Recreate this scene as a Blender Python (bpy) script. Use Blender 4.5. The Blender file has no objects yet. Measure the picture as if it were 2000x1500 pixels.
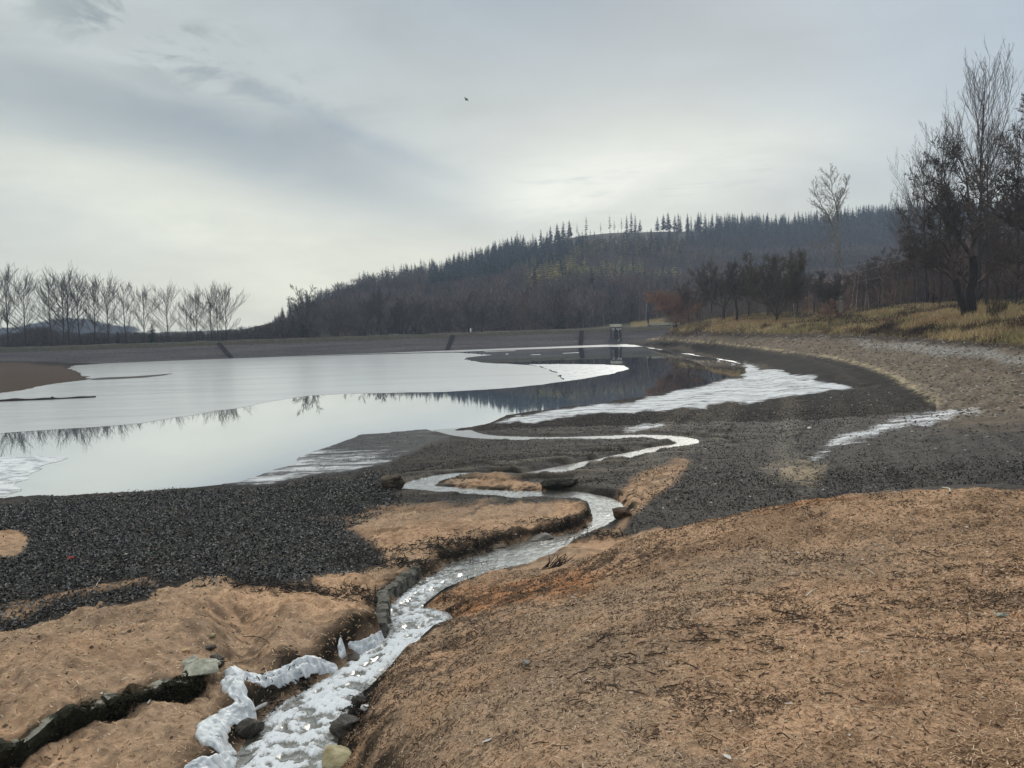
import bpy, bmesh, math, random
import numpy as np
from mathutils import Vector, Matrix
random.seed(7)
RNG = np.random.default_rng(11)
SC = bpy.context.scene
COL = SC.collection
PI = math.pi

# ------------------------------------------------------------------ camera
H = 6.0                     # eye height above the lake surface
FPX = 1480.0                # focal length in pixels of the 2000 px wide photograph
PITCH = math.atan(130 / FPX)
ROLL = 0.0297
F_ = np.array([0, math.cos(PITCH), -math.sin(PITCH)])
U0 = np.array([0, math.sin(PITCH), math.cos(PITCH)])
R0 = np.array([1.0, 0, 0])
U_ = math.cos(ROLL) * U0 + math.sin(ROLL) * R0
R_ = math.cos(ROLL) * R0 - math.sin(ROLL) * U0
CAM = np.array([0, 0, H])
cam = bpy.data.cameras.new('camera')
cam.sensor_width = 36; cam.lens = FPX / 2000 * 36
cam.clip_start = 0.05; cam.clip_end = 20000
cam_o = bpy.data.objects.new('camera', cam); COL.objects.link(cam_o)
M = Matrix(((R_[0], U_[0], -F_[0], 0), (R_[1], U_[1], -F_[1], 0), (R_[2], U_[2], -F_[2], H), (0, 0, 0, 1)))
cam_o.matrix_world = M
SC.camera = cam_o

def ray(u, v):
    u = np.asarray(u, float); v = np.asarray(v, float)
    cx = (u - 1000) / FPX; cy = -(v - 750) / FPX
    return cx[..., None] * R_ + cy[..., None] * U_ + F_
def at_z(u, v, z):
    d = ray(u, v); t = (np.asarray(z, float) - H) / d[..., 2]
    return CAM + d * t[..., None]
def at_y(u, v, Y):
    d = ray(u, v); t = np.asarray(Y, float) / d[..., 1]
    return CAM + d * t[..., None]
def project(P):
    q = P - CAM
    zc = np.maximum(q @ F_, 1e-3)
    return 1000 + FPX * (q @ R_) / zc, 750 - FPX * (q @ U_) / zc

# ------------------------------------------------------------------ noise
def _h(ix, iy, s):
    n = (ix * 374761393 + iy * 668265263 + s * 974634777) & 0xFFFFFFFF
    n = ((n ^ (n >> 13)) * 1274126177) & 0xFFFFFFFF
    n = n ^ (n >> 16)
    return (n & 0xFFFFFF) / float(0xFFFFFF)
def vn(x, y, s=0):
    x = np.asarray(x, float); y = np.asarray(y, float)
    fx = np.floor(x); fy = np.floor(y)
    ix = fx.astype(np.int64); iy = fy.astype(np.int64)
    tx = x - fx; ty = y - fy
    tx = tx * tx * tx * (tx * (tx * 6 - 15) + 10); ty = ty * ty * ty * (ty * (ty * 6 - 15) + 10)
    a = _h(ix, iy, s); b = _h(ix + 1, iy, s); c = _h(ix, iy + 1, s); d = _h(ix + 1, iy + 1, s)
    return (a + (b - a) * tx + (c - a) * ty + (a - b - c + d) * tx * ty) * 2 - 1
def fbm(x, y, s=0, o=4, g=0.5):
    r = 0; a = 1; k = 0
    c, sn = math.cos(0.6), math.sin(0.6)
    for i in range(o):
        r = r + a * vn(x, y, s + i * 17); k += a; a *= g
        x, y = (x * c - y * sn) * 2.03 + 3.1, (x * sn + y * c) * 2.03 - 1.7
    return r / k
def sst(a, b, x):
    t = np.clip((x - a) / (b - a), 0, 1); return t * t * (3 - 2 * t)

# ------------------------------------------------------------------ mesh helpers
def mesh_np(name, verts, faces, col=None, smooth=True, attrs=None, mat_idx=None):
    """faces: list of int arrays (n,3) / (n,4)"""
    me = bpy.data.meshes.new(name)
    verts = np.ascontiguousarray(verts, np.float32)
    me.vertices.add(len(verts)); me.vertices.foreach_set('co', verts.ravel())
    fl = [np.ascontiguousarray(f, np.int32) for f in faces if len(f)]
    nl = sum(f.size for f in fl); nf = sum(len(f) for f in fl)
    me.loops.add(nl); me.polygons.add(nf)
    me.loops.foreach_set('vertex_index', np.concatenate([f.ravel() for f in fl]))
    st = np.concatenate([np.full(len(f), f.shape[1], np.int32) for f in fl])
    ls = np.zeros(nf, np.int32); ls[1:] = np.cumsum(st)[:-1]
    me.polygons.foreach_set('loop_start', ls)
    me.polygons.foreach_set('use_smooth', np.full(nf, smooth))
    if mat_idx is not None: me.polygons.foreach_set('material_index', np.ascontiguousarray(mat_idx, np.int32))
    if col is not None:
        a = me.attributes.new('Col', 'FLOAT_COLOR', 'POINT')
        c = np.ones((len(verts), 4), np.float32); c[:, :3] = col
        a.data.foreach_set('color', c.ravel())
    for k, vals in (attrs or {}).items():
        a = me.attributes.new(k, 'FLOAT', 'POINT'); a.data.foreach_set('value', np.ascontiguousarray(vals, np.float32))
    me.update(calc_edges=True); me.validate()
    return me
def obj(name, me, mat=None, parent=None, loc=None):
    o = bpy.data.objects.new(name, me); COL.objects.link(o)
    if mat is not None and me is not None and len(me.materials) == 0:
        for m in (mat if isinstance(mat, (list, tuple)) else [mat]): me.materials.append(m)
    if parent is not None: o.parent = parent
    if loc is not None: o.location = loc
    return o
def tag(o, label=None, cat=None, group=None, kind=None):
    if label: o['label'] = label
    if cat: o['category'] = cat
    if group: o['group'] = group
    if kind: o['kind'] = kind
    return o
def thing(name, label, cat, loc=(0, 0, 0), rz=0, group=None):
    o = bpy.data.objects.new(name, None); COL.objects.link(o)
    o.empty_display_size = 0.3
    o.location = loc; o.rotation_euler = (0, 0, rz)
    return tag(o, label, cat, group)
def dup(root, loc, rz=0, sc=1.0, label=None, group=None):
    r = root.copy(); COL.objects.link(r); r.location = loc; r.rotation_euler = (0, 0, rz)
    r.scale = (sc, sc, sc) if not isinstance(sc, tuple) else sc
    if label: r['label'] = label
    if group: r['group'] = group
    for ch in list(root.children):
        c = ch.copy(); COL.objects.link(c); c.parent = r
    return r

# ------------------------------------------------------------------ node helpers
class NT:
    def __init__(s, tree): s.t = tree; s.n = tree.nodes; s.l = tree.links
    def node(s, typ, **kw):
        n = s.n.new(typ)
        for k, v in kw.items(): setattr(n, k, v)
        return n
    def put(s, sock, v):
        if v is None: return
        if hasattr(v, 'is_output') or isinstance(v, bpy.types.NodeSocket): s.l.new(v, sock)
        else:
            if isinstance(v, (tuple, list)) and sock.type == 'RGBA' and len(v) == 3: v = (*v, 1)
            sock.default_value = v
    def m(s, op, a, b=None, c=None, clamp=False):
        n = s.node('ShaderNodeMath', operation=op); n.use_clamp = clamp
        for i, v in enumerate((a, b, c)): s.put(n.inputs[i], v)
        return n.outputs[0]
    def mix(s, f, a, b, blend='MIX'):
        n = s.node('ShaderNodeMix', data_type='RGBA', blend_type=blend)
        s.put(n.inputs[0], f); s.put(n.inputs[6], a); s.put(n.inputs[7], b)
        return n.outputs[2]
    def ramp(s, f, stops, interp='LINEAR'):
        n = s.node('ShaderNodeValToRGB'); n.color_ramp.interpolation = interp
        e = n.color_ramp.elements
        while len(e) < len(stops): e.new(0.5)
        for x, (p, c) in zip(e, stops):
            x.position = p; x.color = (*c, 1) if isinstance(c, (tuple, list)) else (c, c, c, 1)
        s.put(n.inputs[0], f); return n.outputs[0]
    def noise(s, vec, scale, detail=4, rough=0.55, dist=0.0, color=False):
        n = s.node('ShaderNodeTexNoise'); n.noise_dimensions = '3D'
        if vec is not None: s.put(n.inputs['Vector'], vec)
        n.inputs['Scale'].default_value = scale; n.inputs['Detail'].default_value = detail
        n.inputs['Roughness'].default_value = rough; n.inputs['Distortion'].default_value = dist
        return n.outputs[1 if color else 0]
    def mr(s, v, a, b, c=0.0, d=1.0, smooth=True):
        n = s.node('ShaderNodeMapRange'); n.interpolation_type = 'SMOOTHSTEP' if smooth else 'LINEAR'
        s.put(n.inputs[0], v)
        for i, q in zip((1, 2, 3, 4), (a, b, c, d)): s.put(n.inputs[i], q)
        return n.outputs[0]
    def xyz(s, x, y, z):
        n = s.node('ShaderNodeCombineXYZ')
        for i, v in enumerate((x, y, z)): s.put(n.inputs[i], v)
        return n.outputs[0]
    def mapping(s, vec, scale=(1, 1, 1), rot=(0, 0, 0), loc=(0, 0, 0)):
        n = s.node('ShaderNodeMapping'); s.put(n.inputs[0], vec)
        n.inputs['Scale'].default_value = scale; n.inputs['Rotation'].default_value = rot; n.inputs['Location'].default_value = loc
        return n.outputs[0]
    def bump(s, h, strength=0.5, dist=0.02, normal=None):
        n = s.node('ShaderNodeBump'); s.put(n.inputs['Height'], h)
        n.inputs['Strength'].default_value = strength; n.inputs['Distance'].default_value = dist
        if normal is not None: s.put(n.inputs['Normal'], normal)
        return n.outputs[0]
def material(name):
    m = bpy.data.materials.new(name); m.use_nodes = True
    t = NT(m.node_tree); b = t.n['Principled BSDF']
    return m, t, b
def obj_coord(t): return t.node('ShaderNodeTexCoord').outputs['Object']
def world_pos(t): return t.node('ShaderNodeNewGeometry').outputs['Position']
def simple_mat(name, c1, c2, scale=8, rough=0.8, bump=0.3, bdist=0.02, stretch=(1, 1, 1), spec=0.3, contrast=(0.35, 0.65)):
    m, t, b = material(name)
    v = t.mapping(world_pos(t), stretch)
    n = t.noise(v, scale, 6, 0.6)
    t.put(b.inputs['Base Color'], t.ramp(n, [(contrast[0], c1), (contrast[1], c2)]))
    b.inputs['Roughness'].default_value = rough; b.inputs['Specular IOR Level'].default_value = spec
    if bump: t.put(b.inputs['Normal'], t.bump(t.noise(v, scale * 2.3, 6, 0.65), bump, bdist))
    return m
def col_mat(name, rough=0.85, spec=0.2, noise_scale=None, amt=0.35, trans=0.0):
    m, t, b = material(name)
    c = t.node('ShaderNodeAttribute', attribute_name='Col').outputs['Color']
    if noise_scale:
        n = t.noise(world_pos(t), noise_scale, 4, 0.6)
        c = t.mix(1.0, c, t.mr(n, 0.25, 0.75, 1 - amt, 1 + amt, False), 'MULTIPLY')
    t.put(b.inputs['Base Color'], c)
    b.inputs['Roughness'].default_value = rough; b.inputs['Specular IOR Level'].default_value = spec
    return m

# ------------------------------------------------------------------ polygon helpers
def in_poly(poly, u, v):
    p = np.asarray(poly, float); inside = np.zeros(u.shape, bool)
    j = len(p) - 1
    for i in range(len(p)):
        yi, yj = p[i, 1], p[j, 1]
        if yi != yj:
            c = ((yi > v) != (yj > v)) & (u < (p[j, 0] - p[i, 0]) * (v - yi) / (yj - yi) + p[i, 0])
            inside ^= c
        j = i
    return inside
def seg_dist(pts, x, y, closed=False):
    p = np.asarray(pts, float); d2 = np.full(x.shape, 1e18)
    n = len(p)
    for i in range(n if closed else n - 1):
        a = p[i]; b = p[(i + 1) % n]; ab = b - a; L = max(ab @ ab, 1e-12)
        t = np.clip(((x - a[0]) * ab[0] + (y - a[1]) * ab[1]) / L, 0, 1)
        dx = x - a[0] - t * ab[0]; dy = y - a[1] - t * ab[1]
        d2 = np.minimum(d2, dx * dx + dy * dy)
    return np.sqrt(d2)
def resample(p, n):
    p = np.asarray(p, float)
    d = np.concatenate([[0], np.cumsum(np.linalg.norm(np.diff(p[:, :2], axis=0), axis=1))])
    s = np.linspace(0, d[-1], n)
    return np.stack([np.interp(s, d, p[:, k]) for k in range(p.shape[1])], 1)
def catmull(p, k=6):
    p = np.asarray(p, float); out = []
    for i in range(len(p) - 1):
        p0 = p[max(i - 1, 0)]; p1 = p[i]; p2 = p[i + 1]; p3 = p[min(i + 2, len(p) - 1)]
        for j in range(k):
            t = j / k
            out.append(0.5 * (2 * p1 + (p2 - p0) * t + (2 * p0 - 5 * p1 + 4 * p2 - p3) * t * t + (3 * p1 - p0 - 3 * p2 + p3) * t ** 3))
    out.append(p[-1]); return np.array(out)
HAZE = 0.00052
EXPO = 0.2
# ------------------------------------------------------------------ terrain
# survey points: photograph column and row of a spot, and the height it stands at
CPZ = """1000 1500 3.75;1400 1500 3.95;1900 1500 4.05;760 1490 3.05;700 1450 2.85;850 1400 3.3;1000 1350 3.42;1300 1350 3.72;1700 1350 3.92;
2000 1350 3.98;800 1300 2.68;900 1250 2.6;1000 1250 3.0;1200 1200 3.35;1500 1200 3.62;1900 1200 3.8;960 1190 2.35;1100 1120 2.2;1200 1100 2.6;
1230 1052 2.55;1400 1012 2.9;1600 978 3.12;1800 968 3.25;2000 965 3.3;1500 1080 3.28;1800 1060 3.5;2200 1000 3.4;2300 1300 4.0;
880 1180 2.0;950 1140 1.85;1050 1110 1.65;1130 1065 1.5;820 1260 2.35;
100 1495 2.7;300 1480 2.72;-200 1450 2.8;100 1330 2.9;300 1250 2.72;30 1240 2.42;430 1132 2.12;300 1165 2.15;200 1194 2.25;0 1233 2.38;-200 1270 2.4;
600 1180 2.2;690 1120 1.8;660 1230 2.4;550 1290 2.5;740 1108 1.72;480 1200 2.35;640 1290 2.36;560 1375 2.5;430 1330 2.62;500 1330 2.55;740 1170 2.05;
-100 1130 1.35;250 1110 1.25;400 1085 1.1;0 1050 .9;300 1000 .5;600 1050 1.0;600 980 .4;650 960 .35;500 1100 1.25;-300 1060 .95;
830 1030 1.42;760 1080 1.55;1000 1000 1.22;1100 1008 1.38;900 985 .95;750 965 .55;920 945 .85;1010 945 .85;700 1060 1.3;880 1075 1.6;1060 1030 1.38;
1250 1005 1.5;1300 950 1.2;1230 945 1.15;1300 905 .85;1400 880 .7;1400 980 1.1;1550 960 1.08;1700 948 1.06;1215 1030 1.45;
1500 850 .66;1700 850 .9;1900 880 1.05;2000 900 1.1;1900 800 1.12;2000 820 1.2;1800 760 1.0;1690 760 .32;1600 800 .4;1400 800 .1;1100 820 .12;1200 835 .2;
1300 830 .24;1000 828 .08;950 890 .45;1100 885 .42;1200 868 .32;800 920 .25;700 925 .12;2300 900 1.3;2300 780 1.6;
1500 690 .9;1600 700 .95;1700 730 .8;1900 720 1.7;2000 740 1.6;1400 672 1.2;1300 660 1.3;1300 650 2.3;1400 649 2.7;1500 651 2.8;1600 652 2.85;1700 655 2.85;1800 662 2.85;1900 669 2.85;2000 678 2.85;2300 700 2.9;
1330 641 3.2;1400 641 3.4;"""
CPY = """1515 634 120;1440 632 122;1640 624 110;1885 626 75;1945 622 70;2000 606 84;1835 606 95;1930 602 100;1700 612 105;1780 602 110;2300 600 80;1600 625 125"""
CPP = """1500 14 2.05;1800 14 2.2;2100 14 2.3;1300 14 1.75;1500 17 1.25;1800 17 1.3;2100 17 1.4;1300 17 1.25;1700 20 1.05;
200 12.3 1.45;0 12.3 1.5;-200 12.3 1.5;430 14.5 1.35;1000 1.4 4.4;1500 1.4 4.45;500 1.4 4.1;0 1.6 3.6;-200 3 3.2;300 3 3.3;700 3 3.5;1000 3 3.8;2200 3 4.3;1600 2.4 4.3;
-200 165 1.3;300 165 1.3;700 168 1.3;1000 172 1.3;1200 178 1.8;1350 185 3;-200 260 1;500 260 1;1000 260 1.5;1500 170 5;1800 170 6;2200 150 7;1500 260 8;2000 260 10;
-200 120 -.3;300 100 -.5;600 80 -.5;1000 110 -.5;1200 130 -.5;500 50 -.4;900 65 -.4;1200 70 -.4;-200 50 -.3;-300 150 .6"""
def parse(s): return [tuple(float(q) for q in r.split()) for r in s.replace('\n', '').split(';') if r.strip()]
ctrl = []
for u, v, z in parse(CPZ): ctrl.append(at_z(u, v, z))
for u, v, y in parse(CPY): ctrl.append(at_y(u, v, y))
for u, r, z in parse(CPP):
    a = math.atan((u - 1000) / FPX); ctrl.append(np.array([r * math.sin(a), r * math.cos(a), z]))
# shoreline of the lake (height 0)
SHORE = [(-900, 1020), (-300, 988), (0, 972), (150, 965), (300, 957), (400, 949), (470, 942), (520, 920), (575, 905), (600, 888), (660, 868), (700, 850), (780, 842), (835, 838), (862, 846),
         (888, 848), (900, 838), (925, 832), (960, 825), (1000, 812), (1040, 803), (1100, 795), (1180, 786), (1250, 776), (1320, 764), (1362, 756), (1400, 744), (1440, 733), (1454, 724),
         (1456, 717), (1442, 708), (1400, 700), (1350, 692), (1295, 682), (1262, 677.5), (1225, 672.5), (1190, 673), (1000, 678), (750, 687), (500, 695.5), (200, 709.5), (142, 714), (138, 720), (160, 728), (166, 734), (172, 741),
         (140, 746), (100, 751), (60, 759), (0, 768), (-200, 785), (-900, 830)]
LAKE = at_z(*np.array(SHORE, float).T, 0.0)[:, :2]
for p in LAKE[1:-1:1]: ctrl.append(np.array([p[0], p[1], 0.0]))
ctrl.append(np.array([*at_z(0, 730, .5)[:2], .5])); ctrl.append(np.array([*at_z(80, 730, .35)[:2], .35]))
ctrl = np.array(ctrl)
def warp(x, y):
    a = np.clip(np.arctan2(x, np.maximum(y, -1e9)), -0.85, 0.85)
    r = np.hypot(x, y)
    return a, np.log(np.clip(r, 1.2, 270.0)) * 0.8
ca, cr = warp(ctrl[:, 0], ctrl[:, 1])
def phi(d2): return 0.5 * d2 * np.log(d2 + 1e-9)
n = len(ctrl)
K = phi((ca[:, None] - ca) ** 2 + (cr[:, None] - cr) ** 2) + np.eye(n) * 2e-4
P_ = np.stack([np.ones(n), ca, cr], 1)
A = np.block([[K, P_], [P_.T, np.zeros((3, 3))]])
W = np.linalg.solve(A, np.concatenate([ctrl[:, 2], np.zeros(3)]))
def tps(x, y):
    x = np.asarray(x, float); sh = x.shape
    a, r = warp(x.ravel(), np.asarray(y, float).ravel())
    out = np.empty(a.size)
    for i in range(0, a.size, 60000):
        aa = a[i:i + 60000]; rr = r[i:i + 60000]
        d2 = (aa[:, None] - ca) ** 2 + (rr[:, None] - cr) ** 2
        out[i:i + 60000] = phi(d2) @ W[:n] + W[n] + W[n + 1] * aa + W[n + 2] * rr
    return out.reshape(sh)

# ---- the stream: left and right water edge in the photograph and water height
STREAM = """380 1640 660 1660 2.800;430 1560 652 1560 2.620;474 1480 645 1452 2.440;526 1405 676 1390 2.310;598 1358 702 1346 2.190;648 1333 722 1322 2.120;692 1298 750 1296 2.040;728 1279 785 1266 1.990;760 1248 838 1243 1.910;766 1215 876 1213 1.860;764 1190 815 1190 1.780;792 1163 842 1160 1.680;822 1135 868 1147 1.580;868 1113 912 1130 1.490;892 1097 975 1114 1.420;944 1083 1027 1100 1.360;995 1064 1072 1080 1.290;1088 1048 1114 1058 1.220;1150 1030 1182 1031 1.150;1160 1003 1212 1000 1.080;1142 986 1197 978 1.030;1075 975 1132 964 0.980;975 969 1010 961.5 0.900;885 962 905 955 0.820;800 956 830 948 0.740;793 947 848 944 0.720;828 934 858 938 0.670;900 924 905 930 0.610;1003 928 1020 934 0.550;1060 921 1050 936 0.500;1120 909 1112 918 0.440;1200 892 1205 899 0.370;1290 873 1298 880 0.290;1330 866 1350 871 0.255;1318 862 1346 855 0.225;1255 857 1258 849 0.180;1100 859.5 1100 853.5 0.120;960 857.5 965 851.5 0.060;892 850 915 842 0.020;862 842 902 832 0.000"""
SP = parse(STREAM)
SL = np.array([at_z(a, b, z) for a, b, c, d, z in SP]); SR = np.array([at_z(c, d, z) for a, b, c, d, z in SP])
mid = np.concatenate([(SL + SR) / 2, (np.linalg.norm((SL - SR)[:, :2], axis=1) / 2)[:, None]], 1)
mid[:, 3] = np.maximum(mid[:, 3], 0.22)
SID = np.arange(len(mid), dtype=float)[:, None]
SM = resample(catmull(np.concatenate([mid, SID], 1), 8), 900)     # x y z halfwidth id
SM[:, 2] = np.minimum.accumulate(SM[:, 2]); SM[:, 3] = np.maximum(SM[:, 3], 0.2)
tan = np.gradient(SM[:, :2], axis=0); tan /= np.linalg.norm(tan, axis=1)[:, None]

def stream_near(x, y):
    """distance to the stream's middle, signed side (+ right), nearest sample; only evaluated within reach"""
    sh = x.shape; x = x.ravel(); y = y.ravel()
    d = np.full(x.size, 99.0); idx = np.zeros(x.size, int)
    near = np.where((x > SM[:, 0].min() - 4) & (x < SM[:, 0].max() + 4) & (y > SM[:, 1].min() - 4) & (y < SM[:, 1].max() + 4))[0]
    for i in range(0, near.size, 40000):
        k = near[i:i + 40000]
        d2 = (x[k, None] - SM[None, ::2, 0]) ** 2 + (y[k, None] - SM[None, ::2, 1]) ** 2
        dd = np.sqrt(d2) - SM[None, ::2, 3]
        j = np.argmin(dd, 1); idx[k] = j * 2; d[k] = dd[np.arange(k.size), j]
    side = (x - SM[idx, 0]) * tan[idx, 1] - (y - SM[idx, 1]) * tan[idx, 0]
    return d.reshape(sh), side.reshape(sh), idx.reshape(sh)

# ---- polar sheet
az_f = np.linspace(-0.80, 0.80, 940)
az_c = np.linspace(0.80, 2 * PI - 0.80, 90)[1:-1]
AZ = np.concatenate([az_f, az_c])
lr = [math.log(1.3)]
while lr[-1] < math.log(75): lr.append(lr[-1] + 0.0038)
while lr[-1] < math.log(300): lr.append(lr[-1] + 0.0075)
while lr[-1] < math.log(880): lr.append(lr[-1] + 0.12)
RR = np.exp(np.array(lr)); NA, NR = len(AZ), len(RR)
AA, RG = np.meshgrid(AZ, RR, indexing='ij')
X = RG * np.sin(AA); Y = RG * np.cos(AA)
Z = tps(X, Y)
Z = np.where(RG > 280, 1.0, Z)
ZT0 = Z.copy()

# signed distance to lake
def lake_sd(x, y):
    d = seg_dist(LAKE, x, y, True); ins = in_poly(LAKE, x, y)
    return np.where(ins, -d, d)
sd = np.full(X.shape, 50.0)
fr = RG < 320
sd[fr] = lake_sd(X[fr], Y[fr])
sdn = sd + fbm(X * .35, Y * .35, 5, 3) * np.clip(RG / 60, 0.25, 1.0) * 0.9
sn, sside, sidx = stream_near(X, Y)
SZ = SM[sidx, 2]; SIDX = SM[sidx, 4]

# relief
UU, VV = project(np.stack([X, Y, Z], -1))
front = (np.abs(AA) < 0.85)
rgh = np.clip(RG / 12, 0.45, 2.2)
big = fbm(X * 1.1, Y * 1.1, 21, 4)
med = fbm(X * 4.5, Y * 4.5, 33, 4)
fin = fbm(X * 16, Y * 16, 41, 3)
# regions (photograph outlines carried on to the ground)
def poly(s): return [tuple(float(q) for q in w.split(',')) for w in s.split()]
def region(s, soft=12, rmin=0, rmax=1e9, wob=1.0):
    p = np.array(poly(s)); m = np.zeros(X.shape)
    lo = p.min(0) - 60; hi = p.max(0) + 60
    k = (UU > lo[0]) & (UU < hi[0]) & (VV > lo[1]) & (VV < hi[1]) & (RG > rmin) & (RG < rmax) & front
    if not k.any(): return m
    sc = 1.0 / np.clip(RG[k] / 12, 0.4, 6)
    du = fbm(X[k] * 2.2 * sc, Y[k] * 2.2 * sc, 61, 4) * 22 * wob; dv = fbm(X[k] * 2.2 * sc, Y[k] * 2.2 * sc, 71, 4) * 10 * wob
    u = UU[k] + du; v = VV[k] + dv
    d = seg_dist(p * [1, 2], u, v * 2, True); ins = in_poly(p, u, v)
    m[k] = sst(-soft, soft, np.where(ins, d, -d))
    return m
M_right = region("430,1700 640,1500 672,1385 715,1322 775,1270 835,1243 872,1213 812,1186 842,1158 912,1126 1025,1097 1110,1054 1180,1046 1235,1044 1400,1004 1600,969 1800,958 2000,954 2700,950 2900,2600 200,2600", 6, 0, 16.5, 0.35)
M_left = region("-900,1290 -200,1252 0,1225 100,1203 200,1190 285,1180 300,1158 350,1140 430,1128 500,1140 600,1128 690,1110 745,1104 800,1120 800,1160 770,1190 775,1215 770,1250 700,1300 600,1360 530,1410 470,1490 430,1700 400,2600 -1200,2600", 6, 0, 13.8, 0.8)
M_mid = region("640,1010 720,1012 800,1003 900,1012 985,990 1080,980 1150,992 1172,1005 1165,1035 1095,1052 1000,1068 945,1088 880,1108 800,1122 745,1100 720,1070 700,1040", 12, 10, 24, 1.3)
M_bar = region("855,945 880,936 960,930 1040,940 1066,948 1066,964 980,967 900,958", 8, 14, 36, 0.8)
M_rbank = region("1190,962 1240,930 1330,900 1345,905 1310,950 1260,985 1225,1010 1195,1048 1165,1060 1140,1055 1195,1030 1225,998", 10, 13, 30, 0.9)
M_l1 = region("-200,1036 0,1030 45,1040 62,1060 40,1080 0,1092 -200,1100", 9, 12, 24)
M_l2 = region("80,1160 130,1128 210,1122 290,1134 300,1146 230,1150 150,1165 60,1200 -100,1225 -100,1205", 16, 9, 16)
M_l3 = region("640,1010 760,985 900,990 960,985 900,1012 760,1015", 16, 14, 24)
M_dark_l = region("470,1130 530,1118 600,1122 640,1135 650,1160 600,1150 540,1140", 12, 9, 16, 1.4) * 0.8
M_frostR = region("955,832 1000,816 1045,805 1150,791 1250,778 1362,757 1440,738 1452,712 1440,700 1490,717 1535,728 1612,734 1600,742 1692,758 1660,766 1560,778 1470,790 1390,800 1385,806 1290,806 1200,806 1110,818 1040,828", 12, 34, 95, 0.8)
M_frostS = region("1560,908 1640,858 1700,833 1770,808 1820,792 1880,792 1930,800 1880,818 1780,838 1720,860 1660,885 1610,905", 30, 17, 50, 1.6)
M_tanS = region("1478,916 1560,904 1625,912 1610,940 1592,962 1585,992 1570,985 1550,948 1505,930", 26, 14, 28, 1.6)
M_frost2 = region("1200,838 1240,826 1290,826 1310,834 1270,842 1215,843", 8, 28, 50, 0.5)
M_mudice = region("440,948 540,882 600,862 660,846 710,832 790,828 840,834 866,846 875,856 820,880 760,905 700,915 600,930 540,940", 8, 26, 55, 0.6)
M_spit = region("-400,700 0,706 120,716 150,726 170,738 120,752 60,764 0,775 -400,800", 5, 50, 160, 0.4)
strk = np.array([(1262, 661), (1330, 664), (1400, 669), (1480, 678), (1530, 685), (1610, 694), (1680, 709), (1740, 731), (1790, 758), (1830, 785)], float)
dl = seg_dist(strk * [1, 3], UU, VV * 3)
M_line = np.where(front & (RG > 36) & (RG < 170), np.exp(-(dl / np.interp(UU, [1260, 1600, 1830], [3.5, 7, 16])) ** 2), 0)
rim = np.interp(UU, [1200, 1300, 1400, 1500, 1600, 1700, 1800, 1900, 2000, 2400], [648, 649, 649, 651, 652, 655, 662, 669, 678, 705])
rimn = rim + fbm(X * .5, Y * .5, 81, 3) * 4
M_grass = np.where(front & (UU > 1230) & (RG > 40), sst(1.5, -2.0, VV - rimn), 0)
above_line = np.interp(UU, strk[:, 0], strk[:, 1])
M_beach = np.where(front & (UU > 1200) & (RG > 34), sst(10, -6, VV - above_line + med * 6) * (UU < 1830) + (UU >= 1830) * sst(60, -10, VV - 800 + big * 20), 0) * (1 - M_grass)
sand = np.clip(np.maximum.reduce([M_right, M_left, M_mid, M_bar, M_rbank, M_l1 * .9, M_l2 * .75, M_l3 * .6]) - M_dark_l, 0, 1)

# relief per region
amp = np.clip(RG / 14, 0.35, 1.6)
Z = Z + big * (0.06 * sand + 0.03) * amp + med * (0.030 * sand + 0.014) * amp
def crease(pts, z, width, h):
    P_w = at_z(*np.array(pts, float).T, z)[:, :2]; return h * np.exp(-(seg_dist(P_w, X, Y) / width) ** 2)
rel = crease([(462, 1180), (478, 1235), (472, 1290)], 2.45, .28, -.17) + crease([(578, 1170), (556, 1225), (545, 1285)], 2.45, .22, .12) + crease([(640, 1175), (690, 1205), (720, 1228)], 2.3, .22, .10)
rel += crease([(330, 1255), (400, 1235), (445, 1215)], 2.5, .16, .08) + crease([(80, 1330), (190, 1300), (300, 1280)], 2.7, .30, .07) + crease([(100, 1270), (250, 1235)], 2.5, .25, -.06) + crease([(590, 1235), (640, 1262)], 2.4, .12, -.08)
rel += crease([(745, 1118), (705, 1140), (660, 1160)], 1.9, .12, -.10) + crease([(605, 1125), (650, 1165)], 2.0, .10, -.10)
Z = Z + rel * M_left
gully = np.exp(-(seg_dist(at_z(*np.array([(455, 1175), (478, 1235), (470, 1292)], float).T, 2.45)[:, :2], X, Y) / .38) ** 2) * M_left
dent = np.minimum(0, vn(X * 6.5, Y * 6.5, 91) + 0.25) * vn(X * 2.1, Y * 2.1, 92).clip(0.15, 1)
lump = fbm(X * 1.9, Y * 1.9, 97, 4); Z = Z + (lump * .075 + np.abs(fbm(X * 3.1, Y * 2.4, 98, 3)) * -.09) * M_left
Z = Z + dent * 0.11 * M_left + dent * 0.085 * M_right + np.minimum(0, fbm(X * 1.5, Y * 1.5, 93, 3) + .1) * .06 * M_right
rid = 1 - np.abs(fbm(X * 2.6 + Y * .8, Y * 2.6, 95, 3)) * 2.2
Z = Z + np.maximum(rid, 0) * 0.07 * np.maximum(M_left, M_mid) * (big * .5 + .5)
Z = Z + fin * 0.010 * np.clip(1.6 - RG / 16, 0, 1)
# terraces of silt beside the meanders
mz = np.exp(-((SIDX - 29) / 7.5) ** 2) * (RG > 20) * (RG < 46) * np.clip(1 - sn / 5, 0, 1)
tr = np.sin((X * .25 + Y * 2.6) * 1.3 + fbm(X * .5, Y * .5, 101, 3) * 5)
Z = Z + np.maximum(tr, -0.25) * 0.13 * mz + fbm(X * .9, Y * 3.0, 103, 4) * .05 * mz
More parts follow.
